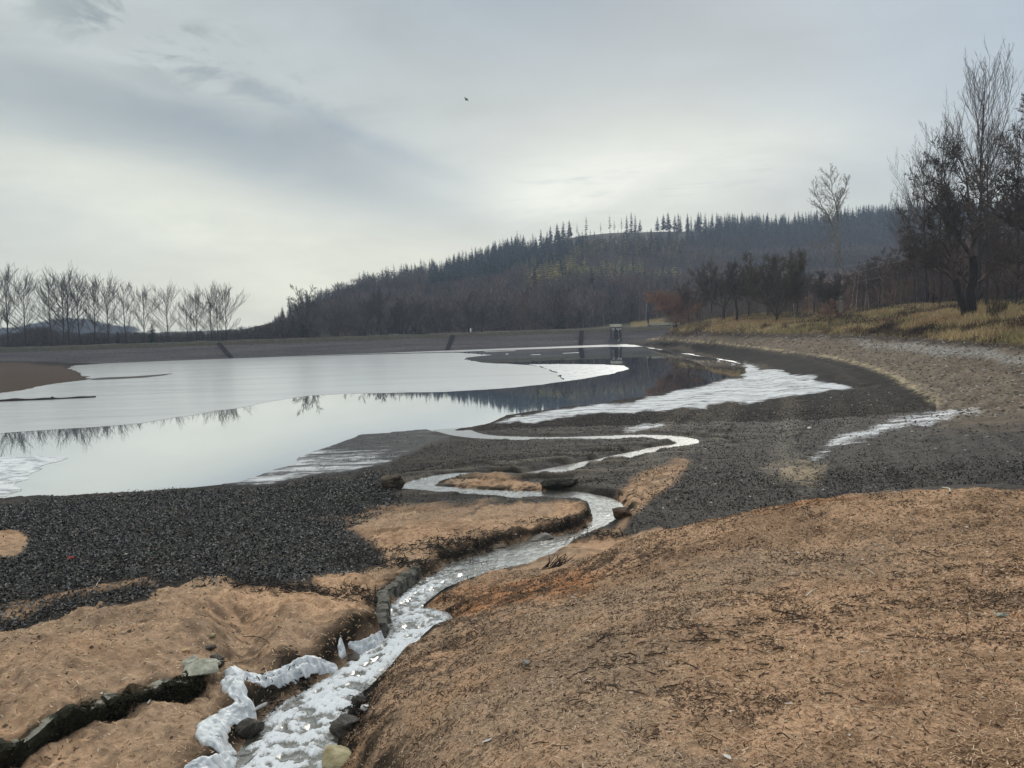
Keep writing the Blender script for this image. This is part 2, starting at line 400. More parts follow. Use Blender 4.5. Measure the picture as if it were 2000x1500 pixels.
# stones and ridges on the bank
Z = Z + fbm(X * .8, Y * .8, 111, 4) * 0.13 * (M_beach + .5 * (RG > 40) * (UU > 1300)) * (1 - M_grass) * (RG < 250)
Z = Z + fbm(X * .35, Y * .35, 115, 3) * 0.35 * M_grass + M_grass * 0.15
# kerb step of the old channel (left bank): ground beyond the kerb is higher
KP = np.array([(-160, 1540, 2.78), (0, 1482, 2.76), (120, 1430, 2.75), (230, 1385, 2.75), (330, 1348, 2.72), (395, 1322, 2.70)])
KERB = at_z(KP[:, 0], KP[:, 1], KP[:, 2])
kd = seg_dist(KERB[:, :2], X, Y)
kt = KERB[-1, :2] - KERB[0, :2]; kt = kt / np.linalg.norm(kt)
ks = (X - KERB[0, 0]) * (-kt[1]) + (Y - KERB[0, 1]) * kt[0]
kal = (X - KERB[0, 0]) * kt[0] + (Y - KERB[0, 1]) * kt[1]; kL = np.linalg.norm(KERB[-1, :2] - KERB[0, :2])
kin = sst(-.5, .1, kal) * sst(kL + .35, kL - .1, kal)
Z = Z + kin * (np.where(ks > 0, 0.09 * np.exp(-np.maximum(ks, 0) / .9), -0.08 * np.exp(-np.maximum(-ks, 0) / .35)))
# stream bed
hw = SM[sidx, 3]
bw = 0.10 + 0.22 * (0.5 + 0.5 * vn(X * 1.7, Y * 1.7, 121)) + np.where(sside > 0, 0.22, 0.05) + 0.25 * np.clip(SIDX - 24, 0, 6) / 6
e = sn + fbm(X * 2.3, Y * 2.3, 131, 3) * 0.09 + fbm(X * 7, Y * 7, 135, 2) * 0.03
tgt = np.maximum(Z, SZ + 0.10 - 0.12 * np.maximum(e, 0))
bank = SZ - 0.03 + sst(0, 1, e / bw) * (tgt - SZ + 0.03)
bed = SZ - 0.06 - 0.22 * sst(0, -0.35, e)
live = (sn < 3.5) & front & (SIDX < 38.5)
lk = sst(36.5, 38.8, SIDX)
Zs = np.where(e > 0, bank, bed)
fade = sst(3.4, 1.6, sn)
Z = np.where(live, Z + (Zs - Z) * fade, Z)
# lake basin
Z = np.where(sdn > 0, np.maximum(Z, np.minimum(0.3, 0.010 + 0.02 * sdn)), np.minimum(Z, -0.015 - 0.06 * -sdn))
Z = np.where((sn < 0.0) & live & (RG < 46), np.minimum(Z, SZ - 0.04), Z)
Z = np.where(RG > 280, 1.0, Z)
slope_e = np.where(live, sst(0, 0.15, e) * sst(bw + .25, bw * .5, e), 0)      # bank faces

# ---- material colour of the ground (dry sand, black silt, frost, gravel, grass earth)
def C(*c): return np.array(c)
def lay(base, m, c): return base + (c - base) * m[..., None]
nz1 = fbm(X * 1.3, Y * 1.3, 141, 5); nz2 = fbm(X * 7, Y * 7, 151, 4); nz3 = fbm(X * 25, Y * 25, 161, 2)
rr_ = np.clip(RG / 20, 0.5, 4)
nzf = fbm(X * 5 / rr_ ** .7, Y * 5 / rr_ ** .7, 171, 4)
silt = C(.019, .0165, .014) * (1 + 0.55 * nzf)[..., None]
browns = sst(.0, .5, nz1 + nz2 * .5)
silt = lay(silt, browns * .5 * (RG > 14), C(.058, .048, .038))
# right flat: grey silt with lighter grit
flat = np.where(front & (UU > 1200) & (RG > 13), 1.0, 0) 
silt = lay(silt, flat * sst(-.1, .7, nz2 * .7 + nzf * .5) * .3, C(.030, .026, .021))
colr = silt
wetp = sst(.05, .4, fbm(X * .22 + 3, Y * .5, 241, 4)) * np.where(front & (RG > 15), 1, 0)
colr = lay(colr, wetp * .6 * (1 - sand), C(.046, .036, .026))
sw_ = at_z(strk[:, 0], strk[:, 1], 1.0)[:, :2]; dw_ = seg_dist(np.concatenate([sw_, [sw_[-1] + (sw_[-1] - sw_[-2]) * 6]]), X, Y)
band = vn(dw_ * .85 + big * .5 + nz1 * .4, X * .03, 245) + .5 * vn(dw_ * 2.1 + nz1 * .5, X * .05, 246)
flatR = np.where(front & (UU > 1120) & (RG > 22), 1.0, 0) * (1 - M_grass) * (1 - sand)
colr = lay(colr, flatR * sst(.3, .8, band) * .75, C(.075, .062, .047)); colr = lay(colr, flatR * sst(.1, -.5, band) * .8, C(.010, .0085, .007))
Z = Z + flatR * np.maximum(band, -.3) * .07 * (sd > 1.5) * np.where(np.abs(sn) > 50, 1, sst(.5, 2.0, sn))
colr = lay(colr, M_beach * .95, C(.17, .135, .10) * 1.0)
colr = np.where((M_beach > .05)[..., None], colr * (1 + M_beach * (0.5 * nzf + .25 * nz2))[..., None], colr)
grv = region("1660,668 1760,665 1850,672 1960,690 2000,700 2000,712 1880,696 1780,686", 10, 40, 110, 1.2)
colr = lay(colr, grv * (.5 + .5 * (nz2 > 0)), C(.30, .29, .27))
colr = lay(colr, M_spit * .9, C(.07, .05, .036) * 1.0)
colr = lay(colr, M_line * sst(-.35, .3, nz2 + nz1) * .95, C(.40, .33, .21))
sandc = lay(np.broadcast_to(C(.50, .328, .207), X.shape + (3,)), sst(-.25, .45, nz1), C(.43, .28, .175))
sandc = lay(sandc, sst(.1, .6, nz2), C(.27, .165, .097))
rt = M_right * np.where(UU > 760, 1, .5)
sandr = lay(np.broadcast_to(C(.47, .305, .192), X.shape + (3,)), sst(-.3, .4, nz1), C(.385, .25, .158))
orange = sst(.05, .5, fbm(X * .45 + 2, Y * .45, 181, 3) + .15 * nz2)
sandr = lay(sandr, orange * .75, C(.44, .215, .10))
sandr = lay(sandr, sst(.0, .55, nz2 + .5 * nz1) * .8, C(.17, .105, .06))
sandc = lay(sandc, M_right, sandr)
# ribbon of dark washed-up debris where the slope meets the sand tongue
ddeb = seg_dist(np.array([(700, 1440), (800, 1330), (900, 1220), (1000, 1170), (1120, 1125), (1230, 1085), (1310, 1070)], float), UU, VV)
deb = np.where(front & (RG < 13), np.exp(-(ddeb / np.interp(UU, [700, 900, 1300], [60, 55, 22])) ** 2), 0) * sst(-.35, .3, nz2 + .6 * nz1)
sandc = lay(sandc, deb * .85, C(.085, .065, .048))
colr = lay(colr, sand, sandc)
damp = sst(.10, .55, fbm(X * .9 + 9, Y * .9, 231, 4) + .35 * nz2)
colr = lay(colr, sand * damp * .6, C(.18, .116, .074))
greyp = sst(-.05, .45, fbm(X * .38 + 4, Y * .38, 251, 4) + .2 * nz2)
colr = lay(colr, sand * greyp * .6, C(.31, .23, .162))
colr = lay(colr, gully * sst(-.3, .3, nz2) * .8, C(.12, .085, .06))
trn = np.where(front & (UU > 440) & (UU < 560) & (VV > 1180) & (RG < 12), 1, 0) * M_left
fz = sst(-.5, .25, fbm(X * .7 + Y * .12, Y * 4.2, 191, 4) + nzf * .3)
colr = lay(colr, M_tanS * sst(-.4, .4, nz2 + nz1) * .8, C(.31, .235, .145))
mi = sst(-.1, .3, fbm(X * .9, Y * 2.2, 197, 4))
colr = lay(colr, M_mudice * .9, C(.062, .065, .068))
colr = lay(colr, M_grass, C(.17, .125, .055) * 1.0)
colr = lay(colr, M_grass * sst(0, .5, nz1), C(.075, .075, .03))
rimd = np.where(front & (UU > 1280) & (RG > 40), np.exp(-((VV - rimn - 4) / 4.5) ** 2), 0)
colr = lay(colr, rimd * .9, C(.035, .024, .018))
wetb = np.where(live, sst(.55, .0, e) * sst(8.5, 10, RG + 10) , 0)
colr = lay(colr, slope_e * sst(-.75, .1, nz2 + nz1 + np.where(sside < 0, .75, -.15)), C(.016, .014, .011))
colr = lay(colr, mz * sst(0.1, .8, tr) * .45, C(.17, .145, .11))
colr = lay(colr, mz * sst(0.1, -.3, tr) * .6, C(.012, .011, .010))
frost = np.clip(np.maximum.reduce([M_frostR * .86, M_frost2 * .7, M_frostS * .82, M_mudice * (.40 + .30 * sst(860, 905, VV + (700 - UU) * .08))]), 0, 1)
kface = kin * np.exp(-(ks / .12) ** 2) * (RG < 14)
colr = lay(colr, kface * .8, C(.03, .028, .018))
colr = np.where((RG > 165)[..., None] & (front & (M_grass < .5))[..., None], C(.06, .055, .035) + 0 * colr, colr)
colr = colr * (1 + 0.22 * nz3[..., None] * np.clip(1.4 - RG / 14, 0, 1)[..., None])
colr = np.clip(colr, .008, .9)
gloss = np.clip((1 - sand) * np.where(front & (RG < 40) & (RG > 9), 1, .3) * (1 - M_grass) * (1 - M_beach * .7) + M_mudice * .8, 0, 1)

verts = np.stack([X, Y, Z], -1).reshape(-1, 3)
cen = np.array([[0, 0, float(Z[:, 0].mean())]])
ii = np.arange(NA)[:, None] * NR + np.arange(NR - 1)[None]
jj = ((np.arange(NA) + 1) % NA)[:, None] * NR + np.arange(NR - 1)[None]
quads = np.stack([ii, ii + 1, jj + 1, jj], -1).reshape(-1, 4)
ci = NA * NR
tris = np.stack([np.full(NA, ci), np.arange(NA) * NR, ((np.arange(NA) + 1) % NA) * NR], -1)
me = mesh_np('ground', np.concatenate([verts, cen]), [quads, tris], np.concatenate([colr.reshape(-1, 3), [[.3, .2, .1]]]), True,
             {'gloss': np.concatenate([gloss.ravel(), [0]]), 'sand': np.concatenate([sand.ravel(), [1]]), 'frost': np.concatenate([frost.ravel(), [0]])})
m, t, b = material('ground_earth')
ac = t.node('ShaderNodeAttribute', attribute_name='Col').outputs['Color']
ag = t.node('ShaderNodeAttribute', attribute_name='gloss').outputs['Fac']
asn = t.node('ShaderNodeAttribute', attribute_name='sand').outputs['Fac']
wp = world_pos(t)
n1 = t.noise(wp, 34, 5, .65); n2 = t.noise(wp, 9, 6, .7); n3 = t.noise(wp, 2.2, 6, .7)
k = t.m('ADD', t.m('MULTIPLY', n1, .5), t.m('MULTIPLY', n2, .5))
c = t.mix(1.0, ac, t.mr(k, .3, .7, .62, 1.38, False), 'MULTIPLY')
c = t.mix(1.0, c, t.mr(n3, .3, .7, .80, 1.2, False), 'MULTIPLY')
afr = t.node('ShaderNodeAttribute', attribute_name='frost').outputs['Fac']
fn_ = t.m('ADD', t.m('MULTIPLY', t.noise(t.mapping(wp, (.35, 1.5, 1), (0, 0, .12)), 1.0, 9, .68, .6), .9), t.m('MULTIPLY', t.noise(wp, 1.7, 7, .7), .35))
ffr = t.m('MULTIPLY', t.mr(t.m('ADD', t.m('MULTIPLY', afr, .62), fn_), .94, 1.24), t.mr(afr, .02, .25))
c = t.mix(ffr, c, t.mix(n2, (.55, .57, .60), (.80, .82, .84)))
t.put(b.inputs['Base Color'], c)
t.put(b.inputs['Roughness'], t.mr(ag, 0, 1, .95, .7, False))
t.put(b.inputs['Specular IOR Level'], t.mr(ag, 0, 1, .05, .12, False))
bn = t.bump(t.m('ADD', t.m('MULTIPLY', n1, .35), n2), .75, .035)
bn = t.bump(n3, .6, .12, bn)
t.put(b.inputs['Normal'], bn)
ground = tag(obj('ground', me, m), kind='structure')
GROUND_MAT = m

LRR = np.log(RR)
def gi(arr, x, y):
    x = np.asarray(x, float); y = np.asarray(y, float)
    a = np.arctan2(x, y); r = np.log(np.hypot(x, y))
    fa = np.clip(np.interp(a, az_f, np.arange(len(az_f))), 0, len(az_f) - 1.001); frr = np.clip(np.interp(r, LRR, np.arange(NR)), 0, NR - 1.001)
    i = fa.astype(int); j = frr.astype(int); p = fa - i; q = frr - j
    return arr[i, j] * (1 - p) * (1 - q) + arr[i + 1, j] * p * (1 - q) + arr[i, j + 1] * (1 - p) * q + arr[i + 1, j + 1] * p * q
def gz(x, y): return gi(Z, x, y)
def gnorm(x, y, h=.06):
    dx = (gz(x + h, y) - gz(x - h, y)) / (2 * h); dy = (gz(x, y + h) - gz(x, y - h)) / (2 * h)
    nn = np.stack([-dx, -dy, np.ones_like(dx)], -1); return nn / np.linalg.norm(nn, axis=-1, keepdims=True)
def on_ground(u, v, rmax=150.0):
    """where the line of sight through a spot of the photograph meets the ground"""
    d = ray(u, v); d = d / np.linalg.norm(d)
    tt = np.exp(np.linspace(math.log(1.6), math.log(rmax), 1500))
    p = CAM + d * tt[:, None]
    k = np.where(p[:, 2] < gz(p[:, 0], p[:, 1]))[0]
    if not len(k): return p[-1]
    a, c_ = tt[max(k[0] - 1, 0)], tt[k[0]]
    for _ in range(14):
        q = (a + c_) / 2; pp = CAM + d * q
        if pp[2] < gz(pp[0], pp[1]): c_ = q
        else: a = q
    return CAM + d * c_

# ------------------------------------------------------------------ water
lk = bmesh.new()
wl = [lk.verts.new((x, y, 0)) for x, y in [(-420, 10), (60, 10), (120, 190), (-420, 190)]]
lk.faces.new(wl)
lme = bpy.data.meshes.new('lake_water'); lk.to_mesh(lme)
m, t, b = material('lake_water')
nt = m.node_tree; out = t.n['Material Output']
gl = t.node('ShaderNodeBsdfGlossy'); gl.inputs['Color'].default_value = (.93, .95, .97, 1); gl.inputs['Roughness'].default_value = .012
b.inputs['Base Color'].default_value = (.10, .13, .16, 1); b.inputs['Roughness'].default_value = .05
wv = t.mapping(world_pos(t), (.6, 1.6, 1))
t.put(gl.inputs['Normal'], t.bump(t.noise(wv, 1.3, 3, .5), .012, .05))
lw = t.node('ShaderNodeLayerWeight'); lw.inputs[0].default_value = .5
mx = t.node('ShaderNodeMixShader'); t.put(mx.inputs[0], t.mr(lw.outputs['Facing'], .3, .95, .1, .88)); t.put(mx.inputs[1], b.outputs[0]); t.put(mx.inputs[2], gl.outputs[0])
t.put(out.inputs[0], mx.outputs[0])
lake = tag(obj('lake_water', lme, m), kind='structure')

def flat_sheet(name, px, z, jit=0.0, seed=0, step=1.2, thick=0.03):
    p = at_z(*np.array(px, float).T, z)[:, :2]
    cl = np.concatenate([p, p[:1]]); pts = []
    for a, c_ in zip(cl[:-1], cl[1:]):
        L = np.linalg.norm(c_ - a); k = max(1, min(400, int(L / step)))
        for q in range(k): pts.append(a + (c_ - a) * q / k)
    pts = np.array(pts)
    if jit:
        nx = fbm(pts[:, 0] * .8, pts[:, 1] * .8, seed, 4); ny = fbm(pts[:, 0] * .8, pts[:, 1] * .8, seed + 9, 4)
        pts = pts + np.stack([nx, ny], 1) * jit
    bm = bmesh.new()
    vs = [bm.verts.new((x, y, z)) for x, y in pts]
    es = [bm.edges.new((vs[i], vs[(i + 1) % len(vs)])) for i in range(len(vs))]
    bmesh.ops.triangle_fill(bm, edges=es, use_beauty=True)
    bmesh.ops.recalc_face_normals(bm, faces=bm.faces)
    for f in bm.faces:
        if f.normal.z < 0: f.normal_flip()
    me = bpy.data.meshes.new(name); bm.to_mesh(me); bm.free(); return me
def ice_material(name, white, rough, specks=0.0):
    m, t, b = material(name)
    wp = world_pos(t)
    st = t.mapping(wp, (.045, .30, 1)); n1 = t.noise(st, 1.0, 6, .6, .6)
    n2 = t.noise(t.mapping(wp, (.6, 1.6, 1)), 1.0, 6, .7)
    c = t.ramp(n1, [(.30, tuple(q * .80 for q in white)), (.50, white), (.72, tuple(min(.95, q * 1.15) for q in white))])
    xs_ = t.node('ShaderNodeSeparateXYZ'); t.put(xs_.inputs[0], wp)
    c = t.mix(t.m('MULTIPLY', t.mr(xs_.outputs[0], -38, 2), t.mr(n2, .3, .6, .35, .8)), c, (.72, .74, .74))
    n5 = t.noise(t.mapping(wp, (.03, .42, 1), (0, 0, .05)), 1.0, 7, .62, 1.0)
    c = t.mix(t.mr(n5, .56, .70, 0, .38), c, tuple(q * .55 for q in white))
    if specks:
        n4 = t.noise(t.mapping(wp, (1.2, 2.4, 1)), .9, 5, .75)
        c = t.mix(t.mr(n4, .46, .60, 0, specks), c, (.10, .115, .13))
    t.put(b.inputs['Base Color'], c)
    b.inputs['Roughness'].default_value = rough; b.inputs['Specular IOR Level'].default_value = .2
    t.put(b.inputs['Roughness'], t.mr(n2, .3, .7, rough * .75, rough * 1.3))
    t.put(b.inputs['Normal'], t.bump(n2, .06, .05))
    gl = t.node('ShaderNodeBsdfGlossy'); gl.inputs['Color'].default_value = (.9, .92, .94, 1)
    gl.inputs['Roughness'].default_value = rough * .5
    lw = t.node('ShaderNodeLayerWeight'); lw.inputs[0].default_value = .5
    mx = t.node('ShaderNodeMixShader'); t.put(mx.inputs[0], t.mr(lw.outputs['Facing'], .7, 1.0, .10, .55))
    t.put(mx.inputs[1], b.outputs[0]); t.put(mx.inputs[2], gl.outputs[0]); t.put(t.n['Material Output'].inputs[0], mx.outputs[0])
    return m
ICE = ice_material('grey_ice', (.46, .475, .47), .42)
ICEW = ice_material('broken_white_ice', (.78, .80, .82), .5, .75)
ICE_MAIN = [(-900, 890), (-300, 858), (0, 846), (120, 838), (280, 826), (400, 806), (480, 794), (550, 780), (615, 772), (662, 769.5), (760, 767.5), (870, 765), (950, 761), (1010, 756.5), (1060, 751), (1105, 744.5),
            (1085, 727), (1060, 717), (1030, 712.5), (985, 710.5), (940, 708), (916, 703), (905, 699.5), (925, 696.5), (960, 693.5), (940, 691.5), (905, 689.5), (880, 688.5), (700, 693), (560, 697.5), (420, 701), (200, 710), (142, 714), (120, 722), (0, 740), (-300, 745), (-900, 790)]
obj_ice = tag(obj('lake_ice', flat_sheet('lake_ice', ICE_MAIN, .006, .5, 3), ICE), kind='structure')
ICE_TONGUE = [(1105, 744.5), (1150, 738), (1195, 730), (1222, 723), (1230, 718.5), (1215, 714), (1170, 711.5), (1090, 711), (1030, 711.5), (1062, 717), (1087, 727)]
tag(obj('ice_tongue', flat_sheet('ice_tongue', ICE_TONGUE, .011, .4, 13, .8), ICEW), kind='structure')
ICE_FAR = [(420, 701), (560, 694), (750, 686.5), (1000, 677.5), (1190, 672.5), (1225, 671.5), (1262, 676), (1240, 677.6), (1190, 677), (1080, 680.5), (1000, 683.2), (900, 687), (720, 691), (560, 697.4)]
tag(obj('shore_ice', flat_sheet('shore_ice', ICE_FAR, .010, .25, 23, 1.0), ICE), kind='structure')
ICE_NEAR = [(-300, 905), (0, 893), (70, 889), (135, 892), (100, 905), (60, 925), (40, 950), (20, 972), (-300, 990)]
tag(obj('edge_ice', flat_sheet('edge_ice', ICE_NEAR, .007, .5, 33, .3), ICEW), kind='structure')
SLIV = [[(944, 686.6), (1005, 684.2), (1008, 685), (950, 687.6)], [(1098, 689.6), (1130, 688), (1131, 689), (1100, 690.5)], [(1036, 692.5), (1055, 691.8), (1056, 692.8), (1040, 693.4)]]
for i, s in enumerate(SLIV):
    tag(obj('ice_floe', flat_sheet('ice_floe', s, .008, .1, 43 + i, .5), ICE), ['longest thin white ice floe on dark water off the dam foot', 'thin white ice floe on dark water nearest the intake tower', 'smallest thin ice floe between the two longer floes'][i], 'ice floe', 'ice floes off the dam')
# frosted edge along the far right waterline
edge = np.array([(1262, 677.5), (1295, 682), (1350, 692), (1400, 700), (1442, 708)], float)
for EW in ([(1262, 676.5), (1280, 679), (1296, 681.4), (1292, 683.4), (1268, 680)], [(1316, 684.5), (1350, 690.5), (1375, 694.5), (1372, 696.8), (1345, 692.8), (1318, 687)], [(1392, 697.2), (1420, 702), (1448, 706), (1446, 710), (1425, 706), (1400, 701)]):
    tag(obj('waterline_ice', flat_sheet('waterline_ice', EW, .012, .45, 53 + EW[0][0], .4), ICEW), kind='structure')

# ------------------------------------------------------------------ stream water
NSX, NT_ = 1500, 44
S2 = resample(SM, NSX); tg = np.gradient(S2[:, :2], axis=0); tg /= np.linalg.norm(tg, axis=1)[:, None]
nrm = np.stack([tg[:, 1], -tg[:, 0]], 1)
# smooth the sideways direction so hairpins do not fold
ww = np.linspace(-1, 1, NT_)
hwid = S2[:, 3] + np.where(S2[:, 4] < 13, .06, .10)
sx = S2[:, None, 0] + nrm[:, None, 0] * ww[None] * hwid[:, None]
sy = S2[:, None, 1] + nrm[:, None, 1] * ww[None] * hwid[:, None]
dist = np.concatenate([[0], np.cumsum(np.linalg.norm(np.diff(S2[:, :2], axis=0), axis=1))])
ss = np.broadcast_to(dist[:, None], sx.shape); wt = np.broadcast_to(ww[None] * hwid[:, None], sx.shape)
turb = np.interp(S2[:, 4], [0, 8, 10, 12, 13.5, 15, 40], [1, 1, .8, .75, .3, .10, .0])[:, None]
wavy = fbm(ss * 3.2, wt * 5.5, 201, 4); fine = fbm(ss * 11, wt * 13, 211, 4); chop = 1 - 2 * np.abs(fbm(ss * 5, wt * 7, 215, 3))
turb = turb * (1 - .75 * np.abs(ww[None]) ** 3)
sz = S2[:, None, 2] + turb * (wavy * .038 + chop * .026 + fine * .022) + (1 - turb) * fine * .002
sz = np.maximum(sz, 0.006)
foam = np.clip(turb * (sst(-.35, .35, wavy * .6 + chop * .6 + fine * .55 + np.interp(S2[:, 4], [0, 7, 9, 12, 14], [-.20, -.18, -.15, -.2, -.35])[:, None])), 0, 1)
idx = np.arange(NSX - 1)[:, None] * NT_ + np.arange(NT_ - 1)[None]
q = np.stack([idx, idx + NT_, idx + NT_ + 1, idx + 1], -1).reshape(-1, 4)[:, ::-1]
sme = mesh_np('stream_water', np.stack([sx, sy, sz], -1).reshape(-1, 3), [q], None, True, {'foam': foam.ravel()})
m, t, b = material('stream_water')
fo = t.node('ShaderNodeAttribute', attribute_name='foam').outputs['Fac']
wp = world_pos(t)
fn = t.noise(wp, 55, 7, .8); fm = t.noise(t.mapping(wp, (1.5, .55, 1), (0, 0, -.2)), 13, 7, .78, 1.2)
ff = t.m('MULTIPLY', t.mr(t.m('ADD', t.m('ADD', fo, t.m('MULTIPLY', t.m('SUBTRACT', fn, .5), 1.5)), t.m('MULTIPLY', t.m('SUBTRACT', fm, .5), 2.4)), .12, .88), t.mr(fo, .02, .15))
t.put(b.inputs['Base Color'], t.mix(ff, (.10, .095, .075), t.mix(t.noise(wp, 30, 6, .75), (.40, .45, .50), (.88, .91, .93))))
t.put(b.inputs['Roughness'], t.mr(ff, 0, 1, .18, .85))
b.inputs['Specular IOR Level'].default_value = .3; b.inputs['IOR'].default_value = 1.45
t.put(b.inputs['Normal'], t.bump(t.m('ADD', t.noise(wp, 14, 5, .65), t.m('MULTIPLY', fn, .5)), .28, .02))
gl = t.node('ShaderNodeBsdfGlossy'); gl.inputs['Roughness'].default_value = .20; gl.inputs['Color'].default_value = (.78, .79, .79, 1)
t.put(gl.inputs['Normal'], t.bump(t.noise(t.mapping(wp, (1, 1, 1)), 7, 4, .6), .07, .03))
lw = t.node('ShaderNodeLayerWeight'); lw.inputs[0].default_value = .5
mx = t.node('ShaderNodeMixShader'); t.put(mx.inputs[0], t.m('MULTIPLY', t.mr(lw.outputs['Facing'], .4, .9, .1, .9), t.m('MULTIPLY', t.m('SUBTRACT', 1.0, ff), t.mr(fo, .0, .12, 1.0, .35))))
t.put(mx.inputs[1], b.outputs[0]); t.put(mx.inputs[2], gl.outputs[0]); t.put(t.n['Material Output'].inputs[0], mx.outputs[0])
tag(obj('stream_water', sme, m), kind='structure')
# ------------------------------------------------------------------ dam, tower, bridge
def box_bm(bm, c, s, rz=0.0, bev=0.0, tilt=None):
    r = bmesh.ops.create_cube(bm, size=1.0)['verts']
    Mx = Matrix.Translation(c) @ Matrix.Rotation(rz, 4, 'Z')
    if tilt is not None: Mx = Mx @ tilt
    bmesh.ops.transform(bm, matrix=Mx @ Matrix.Diagonal((*s, 1)), verts=r)
    if bev:
        es = list({e for v in r for e in v.link_edges})
        bmesh.ops.bevel(bm, geom=es, offset=bev, segments=2, affect='EDGES')
def bm_obj(name, bm, mat, parent=None, loc=None, smooth=False):
    me = bpy.data.meshes.new(name); bmesh.ops.recalc_face_normals(bm, faces=bm.faces); bm.to_mesh(me); bm.free()
    for p in me.polygons: p.use_smooth = smooth
    return obj(name, me, mat, parent, loc)
m, t, b = material('dam_stone')
wp = world_pos(t)
st = t.noise(t.mapping(wp, (.06, .06, 2.2)), 1.0, 5, .6); gr = t.noise(wp, 2.0, 6, .7)
c = t.ramp(st, [(.3, (.048, .046, .05)), (.5, (.075, .07, .074)), (.72, (.115, .105, .104))])
c = t.mix(1.0, c, t.mr(gr, .3, .7, .7, 1.3, False), 'MULTIPLY')
t.put(b.inputs['Base Color'], c); b.inputs['Roughness'].default_value = .9; b.inputs['Specular IOR Level'].default_value = .15
t.put(b.inputs['Normal'], t.bump(gr, .5, .25)); DAM = m
GRASSD = simple_mat('dam_grass', (.022, .024, .018), (.062, .056, .034), 1.6, .95, .6, .2)
STAIR = simple_mat('stair_stone', (.036, .036, .04), (.07, .066, .07), 1.5, .9, .3, .02)
CONC = simple_mat('pale_concrete', (.38, .37, .31), (.55, .53, .44), 1.5, .85, .3, .02)
CONCD = simple_mat('dark_concrete', (.06, .065, .07), (.11, .11, .115), 1.2, .8, .3, .02)
METAL = simple_mat('dark_metal', (.025, .027, .03), (.05, .05, .05), 3, .6, 0)
fl = at_z(200, 709.5, 0)[:2]; fr_ = at_z(1190, 673, 0)[:2]
dd = (fr_ - fl) / np.linalg.norm(fr_ - fl); dn = np.array([-dd[1], dd[0]])
if dn[1] < 0: dn = -dn
def dam_pt(s, off, z): p = fl + dd * s + dn * off; return np.array([p[0], p[1], z])
DL = float(np.linalg.norm(fr_ - fl)); CREST = 3.15
dam = thing('dam', 'long grey stone faced dam closing the far end of the lake', 'dam', (*dam_pt(DL / 2, 9, 0),))
dl0 = np.array(dam.location)
def strip(name, offs, mat, s0=-160, s1=None, n=260, seed=0, amp=.06):
    s1 = DL + 16 if s1 is None else s1
    s = np.linspace(s0, s1, n); k = len(offs)
    V = np.array([[dam_pt(a, o + 0 * a, z) for (o, z) in offs] for a in s])
    j = fbm(s[:, None] * .35 + np.arange(k) * 7.7, s[:, None] * .05 + np.arange(k) * 3.3, seed, 4)
    V[:, :, 2] += j * amp; V[:, :, 1] += j * amp
    ix = np.arange(n - 1)[:, None] * k + np.arange(k - 1)[None]
    q = np.stack([ix, ix + k, ix + k + 1, ix + 1], -1).reshape(-1, 4)
    me = mesh_np(name, (V - dl0).reshape(-1, 3), [q], None, True)
    return obj(name, me, mat, dam)
strip('stone_face', [(-1.2, -.5), (0, 0.02), (1.2, .5), (2.6, 1.1), (4.2, 1.8), (5.4, 2.35)], DAM, seed=301)
strip('grass_crest', [(5.3, 2.3), (6.2, 2.62), (7.2, CREST), (8.6, CREST + .05), (11, CREST), (14, 2.2), (17, 1.0)], GRASSD, seed=311, amp=.16, n=700)
for k, (ua, va, ub, vb) in enumerate([(427, 668, 452, 693), (884, 653, 874, 684), (1136, 640, 1134, 665)]):
    def hit(u, v, off):    # where a line of sight crosses the vertical plane parallel to the dam
        d_ = ray(u, v); q = (fl + dn * off - CAM[:2]) @ dn / (d_[:2] @ dn); return float(((CAM + d_ * q)[:2] - fl) @ dd)
    sa = hit(ua, va, 5.8); sb = hit(ub, vb, .2)
    bm = bmesh.new()
    nst = 16
    for i in range(nst):
        f = (i + .5) / nst; s = sb + (sa - sb) * f
        c_ = dam_pt(s, 0.2 + 5.6 * f, .1 + 2.75 * f) - dl0
        box_bm(bm, c_, (.8, .42, .26), math.atan2(dd[1], dd[0]))
    bm_obj('stair', bm, STAIR, dam)
# intake tower
TY = float(at_z(1200, 672, 0)[1]) + 1.0
tb = at_y(1201, 668, TY); tb[2] = 0.0
tower = thing('intake_tower', 'small concrete intake tower with pale top on legs before the dam', 'tower', tuple(tb))
def tp(u, v): return at_y(u, v, TY) - tb
def slab(u0, v0, u1, v1, dep, name, mat, yo=0.0, bev=.03):
    a = tp(u0, v0); c_ = tp(u1, v1); bm = bmesh.new()
    box_bm(bm, ((a[0] + c_[0]) / 2, yo, (a[2] + c_[2]) / 2), (abs(c_[0] - a[0]), dep, abs(a[2] - c_[2])), 0, bev)
    return bm_obj(name, bm, mat, tower)
slab(1192.3, 633.8, 1213, 638.6, 2.2, 'parapet', CONC)
slab(1191.6, 638.8, 1213.6, 640.4, 2.35, 'platform', CONCD)
HANG = simple_mat('hanging_ice', (.5, .53, .54), (.68, .70, .71), 3, .5, 0)
for i in range(9):   # ragged pale icicles and planks hanging under the platform
    u = 1193.2 + i * 2.2; v1 = 642.6 + 2.4 * abs(math.sin(i * 2.3)); a = tp(u, 640.4); c_ = tp(u + 1.5, v1)
    if i in (3,): continue
    bm = bmesh.new(); box_bm(bm, ((a[0] + c_[0]) / 2, -.95, (a[2] + c_[2]) / 2), (c_[0] - a[0], .12, a[2] - c_[2]), 0, .02); bm_obj('icicle', bm, HANG, tower)
